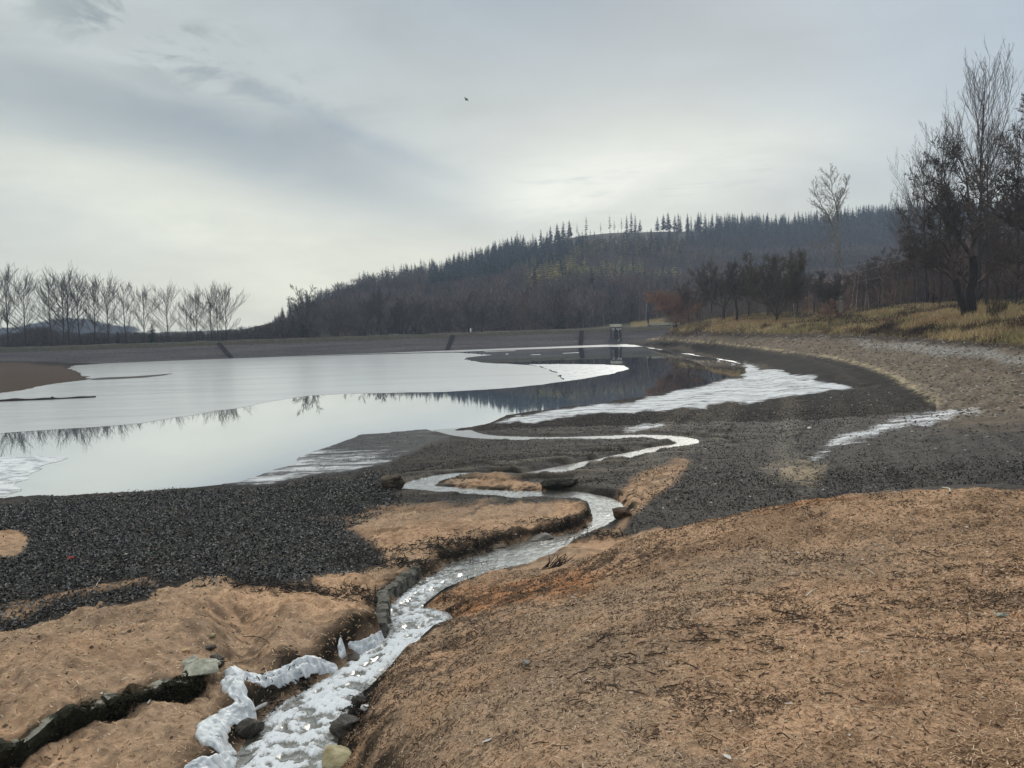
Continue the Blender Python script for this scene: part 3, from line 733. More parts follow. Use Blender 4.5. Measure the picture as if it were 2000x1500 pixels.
for u in (1193.6, 1199.4, 1204.2, 1211.5):
    for yo in ((-.8, .8) if u != 1199.4 else (-.8,)):
        a = tp(u, 640.3); bm = bmesh.new()
        box_bm(bm, (a[0], yo, a[2] / 2), (.26, .26, a[2]), 0, .02)
        bm_obj('leg', bm, CONCD if u in (1193.6, 1211.5) else METAL, tower)
slab(1193.2, 651.5, 1212, 652.6, .15, 'brace', CONCD, -.95)
bm = bmesh.new()
pr = [tp(1181, 673.6), tp(1204.5, 673.6), tp(1203.5, 663.5), tp(1192.5, 661.5)]
vs = [bm.verts.new((p[0], yy, max(p[2], -.25))) for yy in (-1.5, 1.0) for p in pr]
for f in ((0, 1, 2, 3), (7, 6, 5, 4), (0, 4, 5, 1), (1, 5, 6, 2), (2, 6, 7, 3), (3, 7, 4, 0)): bm.faces.new([vs[i] for i in f])
bm_obj('sloped_base', bm, simple_mat('blue_grey_concrete', (.05, .065, .085), (.085, .1, .125), 1.4, .8, .2, .02), tower)
bm = bmesh.new(); a = tp(1201.5, 672.5); c_ = tp(1207.5, 661.5)
box_bm(bm, ((a[0] + c_[0]) / 2, -1.45, (a[2] + c_[2]) / 2), (.16, .16, float(np.linalg.norm(c_ - a))), 0, .02, Matrix.Rotation(math.atan2(c_[0] - a[0], c_[2] - a[2]), 4, 'Y'))
bm_obj('railing', bm, CONC, tower)
# spillway bridge at the end of the dam
BY = TY + 12
bb = at_y(1295, 640, BY); bb[2] = 1.5
bridge = thing('spillway_bridge', 'low pale concrete spillway bridge beside the rust coloured tree', 'bridge', tuple(bb))
def bp_(u, v): return at_y(u, v, BY) - bb
def bslab(u0, v0, u1, v1, dep, name, mat, yo=0.0):
    a = bp_(u0, v0); c_ = bp_(u1, v1); bm = bmesh.new()
    box_bm(bm, ((a[0] + c_[0]) / 2, yo, (a[2] + c_[2]) / 2), (abs(c_[0] - a[0]), dep, abs(a[2] - c_[2])), -.01, .02)
    return bm_obj(name, bm, mat, bridge)
bslab(1271, 631.0, 1327, 634.5, .4, 'parapet', CONC, -.4)
bslab(1266, 634.8, 1327, 639.5, 1.6, 'deck_wall', CONCD, .6)
bslab(1261.5, 632, 1265, 635, .5, 'end_post', CONC, -.6)
bslab(1271.5, 631.5, 1275.5, 636.2, .5, 'end_post', CONC, -.7)
bslab(1299, 635.2, 1307, 643, .5, 'sluice_opening', METAL, -.5)
bm = bmesh.new(); a = bp_(1306, 645.5); c_ = bp_(1311.5, 635)
box_bm(bm, ((a[0] + c_[0]) / 2, -.95, (a[2] + c_[2]) / 2), (.3, .5, float(np.linalg.norm(c_ - a))), 0, .02, Matrix.Rotation(math.atan2(c_[0] - a[0], c_[2] - a[2]), 4, 'Y'))
bm_obj('wing_wall', bm, CONC, bridge)

# ------------------------------------------------------------------ hill
UC = np.array([380, 470, 540, 600, 700, 800, 870, 950, 1000, 1080, 1130, 1190, 1300, 1400, 1500, 1600, 1700, 1800, 1950, 2150, 2500], float)
VC = np.array([655, 645, 628, 606, 580, 558, 545, 518, 500, 474, 461, 455, 452, 452, 450, 438, 432, 424, 414, 405, 430], float)   # crest of the ground
DC = np.array([270, 275, 285, 300, 340, 390, 430, 470, 490, 510, 520, 530, 545, 555, 565, 570, 575, 580, 585, 590, 600], float)
cz = np.array([at_y(u, v, D)[2] for u, v, D in zip(UC, VC, DC)])
crx = np.array([at_y(u, v, D)[0] for u, v, D in zip(UC, VC, DC)])
tanA = crx / DC
def hill_z(x, y):
    ta = np.asarray(x) / np.maximum(np.asarray(y), 1)
    Dc = np.interp(ta, tanA, DC); Zc = np.interp(ta, tanA, cz)
    D0 = np.interp(ta, [-.4, -.2, 0, .25, .6], [205, 200, 205, 225, 250])
    f = (np.asarray(y) - D0) / (Dc - D0)
    fr1 = np.clip(f, 0, 1)
    base = np.where(f <= 1, 1.0 + (Zc - 1) * (0.55 * fr1 + .45 * np.sin(fr1 * PI / 2) ** 1.0 * fr1), Zc * (1 - .30 * np.clip(f - 1, 0, 1.5) ** 1.2))
    lum = fbm(np.asarray(x) * .012, np.asarray(y) * .012, 331, 4) * 5 * np.sin(np.clip(fr1, 0, 1) * PI)
    return np.where(f < 0, -2.0, base + lum), f
hx = np.linspace(-.46, 1.15, 260); hy = np.linspace(190, 780, 200)
TX, HY = np.meshgrid(hx, hy, indexing='ij'); HX = TX * HY
HZ, _ = hill_z(HX, HY)
ix = np.arange(259)[:, None] * 200 + np.arange(199)[None]
me = mesh_np('hill', np.stack([HX, HY, HZ], -1).reshape(-1, 3), [np.stack([ix, ix + 200, ix + 201, ix + 1], -1).reshape(-1, 4)])
tag(obj('hill', me, simple_mat('hill_floor', (.028, .022, .015), (.06, .045, .028), .15, 1, .3, .5)), kind='structure')
# a far wooded rise beyond the row of trees
dx = np.linspace(-560, -370, 60); dy = np.linspace(700, 800, 12)
DX, DY = np.meshgrid(dx, dy, indexing='ij')
prof = np.interp(DX, [-560, -540, -500, -470, -440, -415, -395, -370], [3, 6, 4, 6, 13, 11, 5, 2])
DZ = prof * np.sin(np.clip((DY - 700) / 100, 0, 1) * PI) ** .5 + fbm(DX * .08, DY * .08, 341, 3) * 2 - 1
ix = np.arange(59)[:, None] * 12 + np.arange(11)[None]
me = mesh_np('distant_hill', np.stack([DX, DY, DZ], -1).reshape(-1, 3), [np.stack([ix, ix + 12, ix + 13, ix + 1], -1).reshape(-1, 4)])
tag(obj('distant_hill', me, simple_mat('distant_wood', (.03, .03, .025), (.06, .055, .04), .2, 1, .5, 1)), kind='structure')

# ------------------------------------------------------------------ tree building
def tube_mesh(polys, sides):
    """polys: list of (pts (k,3), radii (k)); all appended"""
    V = []; Q = []; off = 0
    by = {}
    for p, r, s in zip(polys[0], polys[1], sides): by.setdefault((len(p), s), []).append((p, r))
    for (k, s), L in by.items():
        P = np.array([a for a, _ in L]); Rd = np.array([r for _, r in L]); n_ = len(L)
        T = np.gradient(P, axis=1); T /= np.linalg.norm(T, axis=2, keepdims=True) + 1e-9
        ref = np.where(np.abs(T[..., 2:3]) < .9, np.array([0, 0, 1.0]), np.array([1.0, 0, 0]))
        A_ = np.cross(T, ref); A_ /= np.linalg.norm(A_, axis=2, keepdims=True) + 1e-9
        B_ = np.cross(T, A_)
        an = np.arange(s) * 2 * PI / s
        ring = P[:, :, None, :] + Rd[:, :, None, None] * (np.cos(an)[None, None, :, None] * A_[:, :, None, :] + np.sin(an)[None, None, :, None] * B_[:, :, None, :])
        V.append(ring.reshape(-1, 3))
        base = (np.arange(n_) * k * s)[:, None, None] + (np.arange(k - 1) * s)[None, :, None]
        a = base + np.arange(s)[None, None]; b_ = base + ((np.arange(s) + 1) % s)[None, None]
        Q.append(np.stack([a, b_, b_ + s, a + s], -1).reshape(-1, 4) + off); off += n_ * k * s
    return np.concatenate(V), np.concatenate(Q)
def unit(v): return v / (np.linalg.norm(v) + 1e-12)
class Tree:
    def __init__(s, seed): s.r = np.random.default_rng(seed); s.p = [[], []]; s.lv = []; s.tips = []
    def add(s, pts, rad, lvl): s.p[0].append(np.array(pts)); s.p[1].append(np.array(rad)); s.lv.append(lvl)
    def line(s, p, d, L, r0, r1, n_, wob, trop):
        pts = [p]; d = unit(d)
        for i in range(n_):
            d = unit(d + s.r.normal(0, wob, 3) + np.array([0, 0, trop])); p = p + d * L / n_; pts.append(p)
        return np.array(pts), np.linspace(r0, r1, n_ + 1)
    def child_dir(s, d, ang, up=0.0):
        a = unit(np.cross(d, s.r.normal(0, 1, 3))); q = unit(d * math.cos(ang) + a * math.sin(ang)); q[2] += up
        return unit(q)
    def grow(s, pts, rad, lvl, spec, scale=1.0):
        """spec: list per level of dict(n, L, ang, start, wob, trop, seg, rr, up)"""
        if lvl >= len(spec): s.tips.append(pts[-1]); return
        q = spec[lvl]; k = len(pts) - 1
        Ltot = np.linalg.norm(np.diff(pts, axis=0), axis=1).sum()
        nn = max(1, int(q['n'] * (0.75 + .5 * s.r.random())))
        for i in range(nn):
            f = q['start'] + (1 - q['start']) * ((i + s.r.random()) / nn)
            fi = min(f * k, k - 1e-6); j = int(fi); p = pts[j] + (pts[j + 1] - pts[j]) * (fi - j)
            d = unit(pts[j + 1] - pts[j]); rr = rad[j] + (rad[j + 1] - rad[j]) * (fi - j)
            L = (q['L'] if q.get('abs') else q['L'] * Ltot) * (1 - q.get('fall', .55) * f) * (0.7 + .6 * s.r.random())
            if q.get('abs'): L *= scale
            r0 = max(min(rr * q['rr'], rr * .9), q.get('rmin', .008))
            P, Rr = s.line(p, s.child_dir(d, q['ang'] * (0.8 + .4 * s.r.random()), q.get('up', 0)), L, r0, max(r0 * .35, q.get('rmin', .008) * .7), q['seg'], q['wob'], q['trop'])
            s.add(P, Rr, lvl + 1); s.grow(P, Rr, lvl + 1, spec, scale)
    def mesh(s, name, lv, base, mat):
        ks = [i for i in range(len(s.lv)) if s.lv[i] in lv]
        sides = [7 if s.lv[i] == 0 else (5 if s.lv[i] == 1 else 3) for i in ks]
        V, Q = tube_mesh(([s.p[0][i] for i in ks], [s.p[1][i] for i in ks]), sides)
        me = mesh_np(name, V - base, [Q], None, True); me.materials.append(mat); return me
def bark(name, c1, c2, sc=5): return simple_mat(name, c1, c2, sc, .9, .5, .02, (1, 1, .3), .15)
BARK = bark('dark_bark', (.022, .018, .015), (.05, .041, .034))
TWIG = simple_mat('brown_twigs', (.075, .058, .047), (.125, .096, .075), 2, .9, 0)
TWIGG = simple_mat('grey_twigs', (.05, .044, .038), (.085, .073, .06), 2, .9, 0)
RUST = simple_mat('rust_twigs', (.20, .115, .075), (.32, .185, .12), 2, .9, 0)
OLIVE = simple_mat('olive_twigs', (.075, .058, .034), (.12, .092, .05), 2, .9, 0)
BIRCHB = simple_mat('birch_bark', (.10, .095, .09), (.52, .50, .46), 3, .8, .2, .01, (1, 1, 2.5), .2, (.42, .5))
PALEB = simple_mat('pale_bark', (.16, .145, .125), (.30, .27, .23), 2, .85, .2, .01, (1, 1, .6))

def poplar(seed, Ht, cr=.25, first=.22, nprim=24, mat=TWIGG, r0=None, rm=.02, steep=0.0, oval=False):
    T = Tree(seed); r0 = r0 or Ht * .011
    P, Rr = T.line(np.zeros(3), np.array([T.r.normal(0, .03), T.r.normal(0, .03), 1]), Ht * .95, r0, .03, 12, .03, .08)
    T.add(P, Rr, 0)
    for i in range(nprim):
        f = first + (0.95 - first) * ((i + T.r.random() * .8) / nprim) ** .9
        fi = min(f, .995) * 12; j = int(fi); p = P[j] + (P[j + 1] - P[j]) * (fi - j)
        g = (f - first) / (1 - first); L = Ht * cr * (1.9 * (1 - g) ** .65 + .25) * (.7 + .5 * T.r.random()) * (.6 + .4 * min(1, g * 5 + .3))
        if oval: L = Ht * cr * (1.75 * math.sin(PI * (.24 + .66 * g)) ** 1.1 + .1) * (.75 + .45 * T.r.random())
        d = T.child_dir(np.array([0, 0, 1.0]), math.radians((58 if oval else 50) - (24 if oval else 20) * g - steep) * (.8 + .35 * T.r.random()))
        rr = np.interp(f, [0, 1], [r0, .03]) * .45
        Q, Rq = T.line(p, d, L, rr, rm, 7, .07, .05 if oval else .14); T.add(Q, Rq, 1)
        T.grow(Q, Rq, 1, [None, dict(n=10, L=.42, ang=.55, start=.15, wob=.09, trop=.16, seg=4, rr=.55, rmin=rm, fall=.35, up=.15), dict(n=6, L=.42, ang=.5, start=.15, wob=.10, trop=.14, seg=3, rr=.6, rmin=rm * .75, up=.15)])
    b0 = np.zeros(3)
    return T.mesh('trunk', (0,), b0, BARK), T.mesh('crown', (1, 2, 3, 4), b0, mat)
def oak(seed, Ht, width, mat=TWIG, trunk=.28, nl=5, lean=(0, 0), dens=1.0, r0=None, up=.25, barkm=BARK, wobk=1.0, rmin=.02):
    """a round headed broadleaf tree: short trunk, spreading limbs, dense twigs"""
    T = Tree(seed); r0 = r0 or Ht * .022
    P, Rr = T.line(np.zeros(3), np.array([lean[0], lean[1], 1]), Ht * trunk, r0, r0 * .75, 6, .06 * wobk, .03); T.add(P, Rr, 0)
    for i in range(nl):
        a = 2 * PI * (i + T.r.random() * .6) / nl; sp_ = width / Ht * (.7 + .6 * T.r.random())
        if i == 0: sp_ *= .3
        d = np.array([math.cos(a) * sp_ + lean[0], math.sin(a) * sp_ + lean[1], .75])
        p = P[-1] + (P[-2] - P[-1]) * T.r.random() * .9
        L = Ht * (1 - trunk) * (.85 + .3 * T.r.random())
        Q, Rq = T.line(p, d, L, r0 * .5, r0 * .10, 8, .14 * wobk, .05); T.add(Q, Rq, 0 if i < 0 else 1)
        T.grow(Q, Rq, 1, [None, dict(n=int(11 * dens), L=.45, ang=.75, start=.2, wob=.13 * wobk, trop=.06, seg=5, rr=.55, rmin=rmin * 1.3, up=up * .5),
                          dict(n=int(10 * dens), L=.5, ang=.7, start=.15, wob=.15, trop=.05, seg=4, rr=.55, rmin=rmin, up=up),
                          dict(n=8, L=.55, ang=.65, start=.15, wob=.16, trop=.05, seg=3, rr=.6, rmin=rmin * .85, up=up)])
    b0 = np.zeros(3)
    return T.mesh('trunk', (0,), b0, barkm), T.mesh('crown', (1, 2, 3, 4), b0, mat), np.array(T.tips)
def put_tree(name, label, cat, meshes, loc, rz=0, sc=1.0, group=None):
    r = thing(name, label, cat, tuple(loc), rz, group); r.scale = (sc, sc, sc)
    for mm, nme in zip(meshes, ('trunk', 'crown', 'foliage')):
        if mm is not None: obj(nme, mm, None, r)
    return r
def gpt(u, v, Y, sink=.15):
    p = at_y(u, v, Y); g = float(gz(p[0], p[1])); return np.array([p[0], p[1], g - sink])
def hgt(u, vtop, p): return float(at_y(u, vtop, p[1])[2] - p[2])

# row of bare poplars behind the dam
ROW = [(-6, 545), (17, 538), (52, 555), (103, 545), (126, 552), (137, 546), (158, 550), (187, 556), (214, 560), (248, 557), (283, 573), (330, 573), (369, 586), (385, 580), (415, 573), (428, 580), (443, 570)]
protos = [poplar(900 + i, 16.0, .20 + .035 * (i % 3), .16 + .05 * (i % 2), 24 + 3 * (i % 3), oval=True) for i in range(8)]
lean_lab = ['cut by the picture edge', 'tallest, standing alone before the low brown copse', 'slender, over the left slope of the distant hill', 'broad, at the foot of the distant hill',
            'thin and leaning, over the distant hill', 'narrow crowned, third over the distant hill', 'upright with high forks over the distant hill crest', 'upright over the end of the distant hill',
            'slim with low forks beside two dark evergreens', 'broadest crown, between the round evergreen and the pointed evergreen', 'narrow, just before the pointed evergreen', 'alone in the gap after the pointed evergreen',
            'small and thin, first after the gap', 'thin and leaning after the gap', 'upright, first of the last pair', 'thin leaning trunk inside the last pair', 'round crown at the hill end of the row']
for i, (u, vt) in enumerate(ROW):
    p = at_y(u, 683, 163 + (i * 37 % 7)); p[2] = 1.6
    hh = hgt(u, vt, p)
    put_tree('bare_poplar', 'bare poplar ' + lean_lab[i], 'tree', protos[(i * 5 + i // 3) % 8], p, i * 2.1, hh / 16.0 * (1.0), 'bare poplars in a row behind the dam')
# broad bare trees behind the dam at the foot of the hill
BRD = [(602, 566), (660, 592), (712, 577), (745, 584), (781, 588), (812, 582), (862, 590), (916, 584), (943, 594), (986, 588), (1046, 600), (1087, 574), (1130, 604)]
BL = ['spreading bare tree below the start of the hill skyline', 'small bare tree after the first spreading one behind the dam', 'tall bare tree with a clear trunk behind the dam', 'thin bare tree beside the tall clear trunked one', 'bare tree midway between two dam stairs with a leaning trunk',
      'bare twin trunk tree behind the middle of the dam', 'bare tree just before the middle dam stair', 'bare tree forking low, behind the white dam marker post', 'thin bare tree after the white dam marker post', 'slim dark bare tree before pale saplings behind the dam', 'low grey bush-like bare tree behind the dam', 'v shaped bare tree alone before the intake tower', 'round bare tree next to the intake tower birch']
bprot = [oak(700 + i, 9.5, 4.2, TWIGG, .26, 5, dens=.8) for i in range(4)]
for i, (u, vt) in enumerate(BRD):
    p = at_y(u, 655, 176 + (i * 5 % 9)); p[2] = 1.4; hh = hgt(u, vt, p)
    put_tree('bare_tree', BL[i], 'tree', bprot[i % 4][:2], p, i * 1.7, hh / 9.5, 'bare trees behind the dam')

# ------------------------------------------------------------------ trees along the bank (each its own shape)
def tree_at(u, vb, vt, Y): p = gpt(u, vb, Y); return p, hgt(u, vt, p)
p, h = tree_at(1322, 641, 563, 142); T = oak(51, h, h * .8, RUST, .2, 9, (-.05, 0), 1.3, rmin=.036)
put_tree('rust_tree', 'low bushy tree with rust coloured twigs beside the spillway bridge', 'tree', T[:2], p)
p, h = tree_at(1347, 641, 556, 138); T = oak(52, h, h * .32, TWIG, .35, 4, (-.12, 0), .9, h * .016)
put_tree('dark_leaning_tree', 'thin dark leaning tree just behind the rust coloured tree', 'tree', T[:2], p)
p, h = tree_at(1413, 640, 512, 131); T = oak(53, h, h * .72, TWIG, .22, 9, (0, 0), 1.3, h * .028, rmin=.032)
put_tree('bushy_tree', 'big bushy brown tree with a thick trunk next to the leaning white birch stem', 'tree', T[:2], p)
p, h = tree_at(1440, 634, 530, 124); T = oak(54, h * .95, h * .4, TWIG, .5, 5, (-.05, 0), .9, h * .028, .1, BARK, 2.2, .026)
put_tree('gnarled_tree', 'gnarled black tree with a crooked trunk between the two bushy trees', 'tree', T[:2], p)
p, h = tree_at(1515, 635, 498, 120); T = oak(55, h, h * .66, OLIVE, .10, 9, (0, 0), 1.3, h * .020, rmin=.030)
put_tree('domed_tree', 'dome shaped olive tinted tree with several trunks from the base', 'tree', T[:2], p)
p, h = tree_at(1640, 624, 535, 110); T = oak(56, h * 1.05, h * .7, TWIG, .3, 8, (-.42, 0), 1.1, h * .04, .1, BARK, 1.6, .028)
put_tree('leaning_tree', 'dark gnarled tree leaning over the bank with reddish shrub at its foot', 'tree', T[:2], p)
p, h = tree_at(1622, 622, 590, 108); T = oak(57, h, h * .7, RUST, .15, 7, (0, 0), 1.0, h * .02)
put_tree('red_shrub', 'low reddish shrub at the foot of the leaning gnarled tree', 'shrub', T[:2], p)

def limb_tree(seed, base, limbs, spec, barkm, mat, root=None):
    """limbs: list of (polyline of photo spots with depth offset, r0, r1, twigs?)"""
    T = Tree(seed)
    for pts, r0, r1, tw in limbs:
        P = np.array([at_y(u, v, base[1] + dy) for u, v, dy in pts]); P = catmull(P, 3)
        P[1:-1] += T.r.normal(0, .05, (len(P) - 2, 3))
        Rr = np.linspace(r0, r1, len(P)); T.add(P, Rr, 0)
        if tw: T.grow(P, Rr, 0, [dict(spec[0], n=spec[0]['n'] * tw)] + spec[1:])
    return T
# tall birch-like tree
p = gpt(1641, 612, 116)
spec = [dict(n=15, L=.30, ang=.75, start=.25, wob=.07, trop=.06, seg=6, rr=.45, rmin=.022, up=.15), dict(n=9, L=.45, ang=.65, start=.2, wob=.12, trop=.06, seg=3, rr=.55, rmin=.02), dict(n=4, L=.45, ang=.6, start=.2, wob=.12, trop=.05, seg=2, rr=.6, rmin=.016)]
T = limb_tree(61, p, [([(1643, 614, 0), (1642, 560, 0), (1639, 500, 0)], .27, .17, 0)], spec, PALEB, TWIGG)
T2 = limb_tree(62, p, [([(1639, 500, 0), (1637, 450, .3), (1634, 410, .5), (1626, 375, .6), (1622, 340, .8)], .15, .025, 1.6), ([(1638, 500, 0), (1630, 455, -.5), (1617, 420, -1), (1600, 395, -1.4), (1590, 372, -1.6)], .13, .02, 1.5),
      ([(1634, 410, .5), (1641, 388, 1), (1651, 368, 1.4), (1654, 348, 1.6)], .1, .03, 1.0), ([(1643, 530, 0), (1634, 500, -.6), (1617, 484, -1), (1596, 478, -1.5), (1578, 474, -2)], .14, .02, .5), ([(1639, 480, 0), (1625, 462, .5), (1608, 445, 1)], .06, .02, .6)], spec, PALEB, TWIGG)
put_tree('tall_birch', 'tall pale birch with twin stems rising above the hill skyline', 'tree', (T.mesh('trunk', (0,), p, PALEB), T2.mesh('crown', (0, 1, 2, 3), p, PALEB)), p)
# twin trunk oak
p = gpt(1888, 628, 75)
spec = [dict(n=11, L=.42, ang=.75, start=.12, wob=.13, trop=.02, seg=5, rr=.5, rmin=.02, up=.12, fall=.35), dict(n=8, L=.5, ang=.75, start=.15, wob=.16, trop=.02, seg=4, rr=.55, rmin=.016, up=.12), dict(n=7, L=.5, ang=.7, start=.15, wob=.18, trop=.02, seg=3, rr=.6, rmin=.021, up=.1), dict(n=5, L=.6, ang=.7, start=.1, wob=.2, trop=0, seg=2, rr=.7, rmin=.0185)]
T = limb_tree(63, p, [([(1889, 634, 0), (1884, 610, 0), (1871, 570, 0), (1866, 545, 0)], .42, .32, 0), ([(1898, 628, .6), (1897, 600, .6), (1896, 565, .6), (1901, 535, .6), (1900, 500, .6)], .50, .36, 0)], spec, BARK, TWIG)
T2 = limb_tree(64, p, [
    ([(1866, 548, 0), (1861, 525, 0), (1857, 495, .3), (1853, 460, .6), (1843, 430, .8), (1836, 400, 1)], .28, .05, 1.2), ([(1866, 550, 0), (1846, 532, -.6), (1828, 520, -1), (1808, 512, -1.5), (1785, 512, -2), (1760, 516, -2.2)], .20, .03, 1.2),
    ([(1857, 500, .2), (1840, 476, -.3), (1820, 462, -.8), (1800, 448, -1), (1778, 440, -1.3)], .16, .03, 1.3), ([(1830, 522, -1), (1812, 496, -1.2), (1795, 488, -1.6), (1768, 486, -2)], .10, .03, 1.0),
    ([(1900, 505, .6), (1882, 478, .4), (1866, 452, .2), (1850, 430, 0), (1832, 412, -.4), (1815, 395, -.8), (1800, 378, -1)], .26, .04, 1.3), ([(1900, 505, .6), (1901, 470, .8), (1898, 430, 1), (1892, 390, 1.2), (1886, 345, 1.4), (1878, 310, 1.6)], .26, .03, 1.5),
    ([(1902, 470, .8), (1910, 440, 1.2), (1915, 400, 1.6), (1918, 350, 2)], .16, .03, 1.3), ([(1896, 555, .6), (1884, 543, .3), (1876, 530, .3), (1868, 512, .3)], .12, .03, .5), ([(1904, 556, .6), (1917, 545, .9), (1930, 532, 1.2), (1940, 515, 1.4), (1946, 490, 1.6), (1950, 460, 2)], .17, .03, .9),
    ([(1866, 452, .2), (1858, 410, .8), (1850, 365, 1.2), (1840, 320, 1.4)], .14, .03, 1.3), ([(1903, 480, .8), (1922, 452, 1.4), (1938, 430, 2), (1956, 418, 2.4)], .12, .03, 1.0)], spec, BARK, TWIG)
tips = np.array(T2.tips); LFV = []; rg = np.random.default_rng(5)
def leaf_cloud(pts, size, seed):
    rg = np.random.default_rng(seed); n_ = len(pts)
    a = rg.normal(0, 1, (n_, 3)); a /= np.linalg.norm(a, axis=1)[:, None]; b_ = np.cross(a, rg.normal(0, 1, (n_, 3))); b_ /= np.linalg.norm(b_, axis=1)[:, None]
    s = size * rg.uniform(.6, 1.4, (n_, 1))
    V = np.stack([pts - a * s, pts + b_ * s * .5, pts + a * s, pts - b_ * s * .5], 1).reshape(-1, 3)
    return V, np.arange(n_ * 4).reshape(-1, 4)
OAKL = simple_mat('withered_leaves', (.07, .042, .027), (.14, .085, .052), .6, .9, 0)
keep = tips[rg.random(len(tips)) < (.03 + .04 * (vn(tips[:, 0] * .5 + tips[:, 2] * .3, tips[:, 2] * .6, 77) > .1))]
keep = np.concatenate([keep, keep + rg.normal(0, .18, keep.shape)])
V, Q = leaf_cloud(keep, .07, 6)
lm = mesh_np('foliage', V - p, [Q], None, False); lm.materials.append(OAKL)
put_tree('twin_oak', 'big dark oak with two trunks and withered brown leaves on the bank', 'tree', (T.mesh('trunk', (0,), p, BARK), T2.mesh('crown', (0, 1, 2, 3, 4), p, TWIG), lm), p)
# oak reaching in over the edge
p = gpt(2075, 640, 66)
T = limb_tree(65, p, [([(2078, 650, 0), (2072, 590, 0), (2066, 520, 0), (2062, 480, 0)], .5, .42, 0)], spec, BARK, TWIG)
T2 = limb_tree(66, p, [([(2062, 485, 0), (2040, 465, -.4), (2010, 452, -.8), (1985, 440, -1.2), (1955, 424, -1.6), (1930, 402, -2), (1905, 385, -2.3)], .26, .04, 1.5), ([(2062, 482, 0), (2050, 440, .4), (2035, 395, .8), (2015, 350, 1), (2002, 300, 1.2), (1998, 255, 1.4)], .26, .03, 1.6),
    ([(2010, 452, -.8), (1996, 430, -.4), (1985, 400, 0), (1972, 370, .3), (1950, 340, .6)], .16, .03, 1.4), ([(2062, 520, 0), (2040, 522, -.6), (2010, 515, -1), (1985, 508, -1.4), (1965, 502, -1.8)], .16, .03, 1.3), ([(2030, 398, .8), (2012, 385, .4), (1995, 372, 0), (1978, 345, -.4)], .12, .03, 1.3), ([(2062, 482, 0), (2080, 430, 0), (2095, 360, 0), (2100, 280, 0)], .24, .04, 1.0)], spec, BARK, TWIG)
tips = np.array(T2.tips); keep = tips[rg.random(len(tips)) < .04]
V, Q = leaf_cloud(np.concatenate([keep, keep + rg.normal(0, .15, keep.shape)]), .07, 7)
lm = mesh_np('foliage', V - p, [Q], None, False); lm.materials.append(OAKL)
put_tree('edge_oak', 'oak reaching its long dark boughs in from beyond the picture edge', 'tree', (T.mesh('trunk', (0,), p, BARK), T2.mesh('crown', (0, 1, 2, 3, 4), p, TWIG), lm), p)
# tall poplars behind the oak
def tall_poplar(seed, u, vb, vt, Y, cr, first, n_, name, label, mat=TWIG):
    p = gpt(u, vb, Y); h = hgt(u, vt, p)
    put_tree(name, label, 'tree', poplar(seed, h, cr, first, n_, mat, h * .0085, .015, 3), p, seed * .7, 1.0, 'tall poplars behind the twin oak')
tall_poplar(71, 1910, 606, 124, 98, .20, .40, 30, 'tall_poplar', 'tallest bare poplar, rising high above the twin trunk oak')
tall_poplar(72, 1836, 606, 250, 104, .23, .30, 26, 'tall_poplar', 'second tallest bare poplar, behind the top of the twin trunk oak')
tall_poplar(73, 1812, 608, 300, 112, .24, .25, 24, 'tall_poplar', 'middle sized bare poplar, one step down from the second tallest')
tall_poplar(74, 1786, 610, 388, 118, .28, .22, 24, 'tall_poplar', 'lowest bare poplar at the lake side edge of the poplar group')
tall_poplar(75, 1926, 604, 240, 92, .16, .5, 26, 'tall_poplar', 'bare poplar with a thick stem standing behind the fork of the twin oak')
tall_poplar(76, 1984, 598, 260, 90, .18, .45, 26, 'tall_poplar', 'bare poplar stem nearest the reaching edge oak')
# ------------------------------------------------------------------ far woods (one mass) and the trees that stand out of it
def tpl_conifer(seed, tiers=15, per=7, rad=.15, first=.12, droop=.35, ragged=.35):
    r = np.random.default_rng(seed); V = []; 
    for i in range(tiers):
        f = i / (tiers - 1); z = first + (1 - first) * f ** .9; R = rad * (1 - f) ** .8 + .012
        for k in range(per):
            if r.random() < ragged * .4: continue
            a = r.random() * 2 * PI; RR_ = R * (1 - ragged + 2 * ragged * r.random()); w_ = .34 * RR_ + .008
            c_, s_ = math.cos(a), math.sin(a)
            tip = np.array([c_ * RR_, s_ * RR_, z - droop * RR_]); inn = np.array([0, 0, z + .02])
            sd_ = np.array([-s_, c_, 0]) * w_; md = np.array([c_ * RR_ * .45, s_ * RR_ * .45, z - droop * RR_ * .3])
            V += [inn, md + sd_, tip, inn, tip, md - sd_]
    V += [np.array([-.012, 0, -.05]), np.array([.012, 0, -.05]), np.array([0, 0, 1.0]), np.array([0, -.012, -.05]), np.array([0, .012, -.05]), np.array([0, 0, 1.0])]
    return np.array(V)
def tpl_bare(seed, n_=90, width=.26, first=.2, fine=.006):
    r = np.random.default_rng(seed); V = []
    for k in range(n_):
        z0 = first + (.86 - first) * r.random(); env = width * math.sin(PI * np.clip((z0 - first + .12) / (1.05 - first), 0, 1)) ** .7
        a = r.random() * 2 * PI; q = env * math.sqrt(r.random())
        p = np.array([math.cos(a) * q, math.sin(a) * q, z0]); o = unit(np.array([math.cos(a) * .7, math.sin(a) * .7, .9 + r.random()]) + r.normal(0, .3, 3))
        L = .10 + .10 * r.random(); sd_ = unit(np.cross(o, r.normal(0, 1, 3))) * fine * (1 + r.random())
        V += [p - sd_, p + sd_, p + o * L]
        if k % 3 == 0:
            b_ = np.array([0, 0, z0 * .6 + .05]); V += [b_ - sd_ * .8, b_ + sd_ * .8, p + o * L * .5]
    for d_ in (np.array([1, 0, 0]), np.array([0, 1, 0])): V += [-d_ * .013 + [0, 0, -.05], d_ * .013 + [0, 0, -.05], np.array([0, 0, .85])]
    return np.array(V)
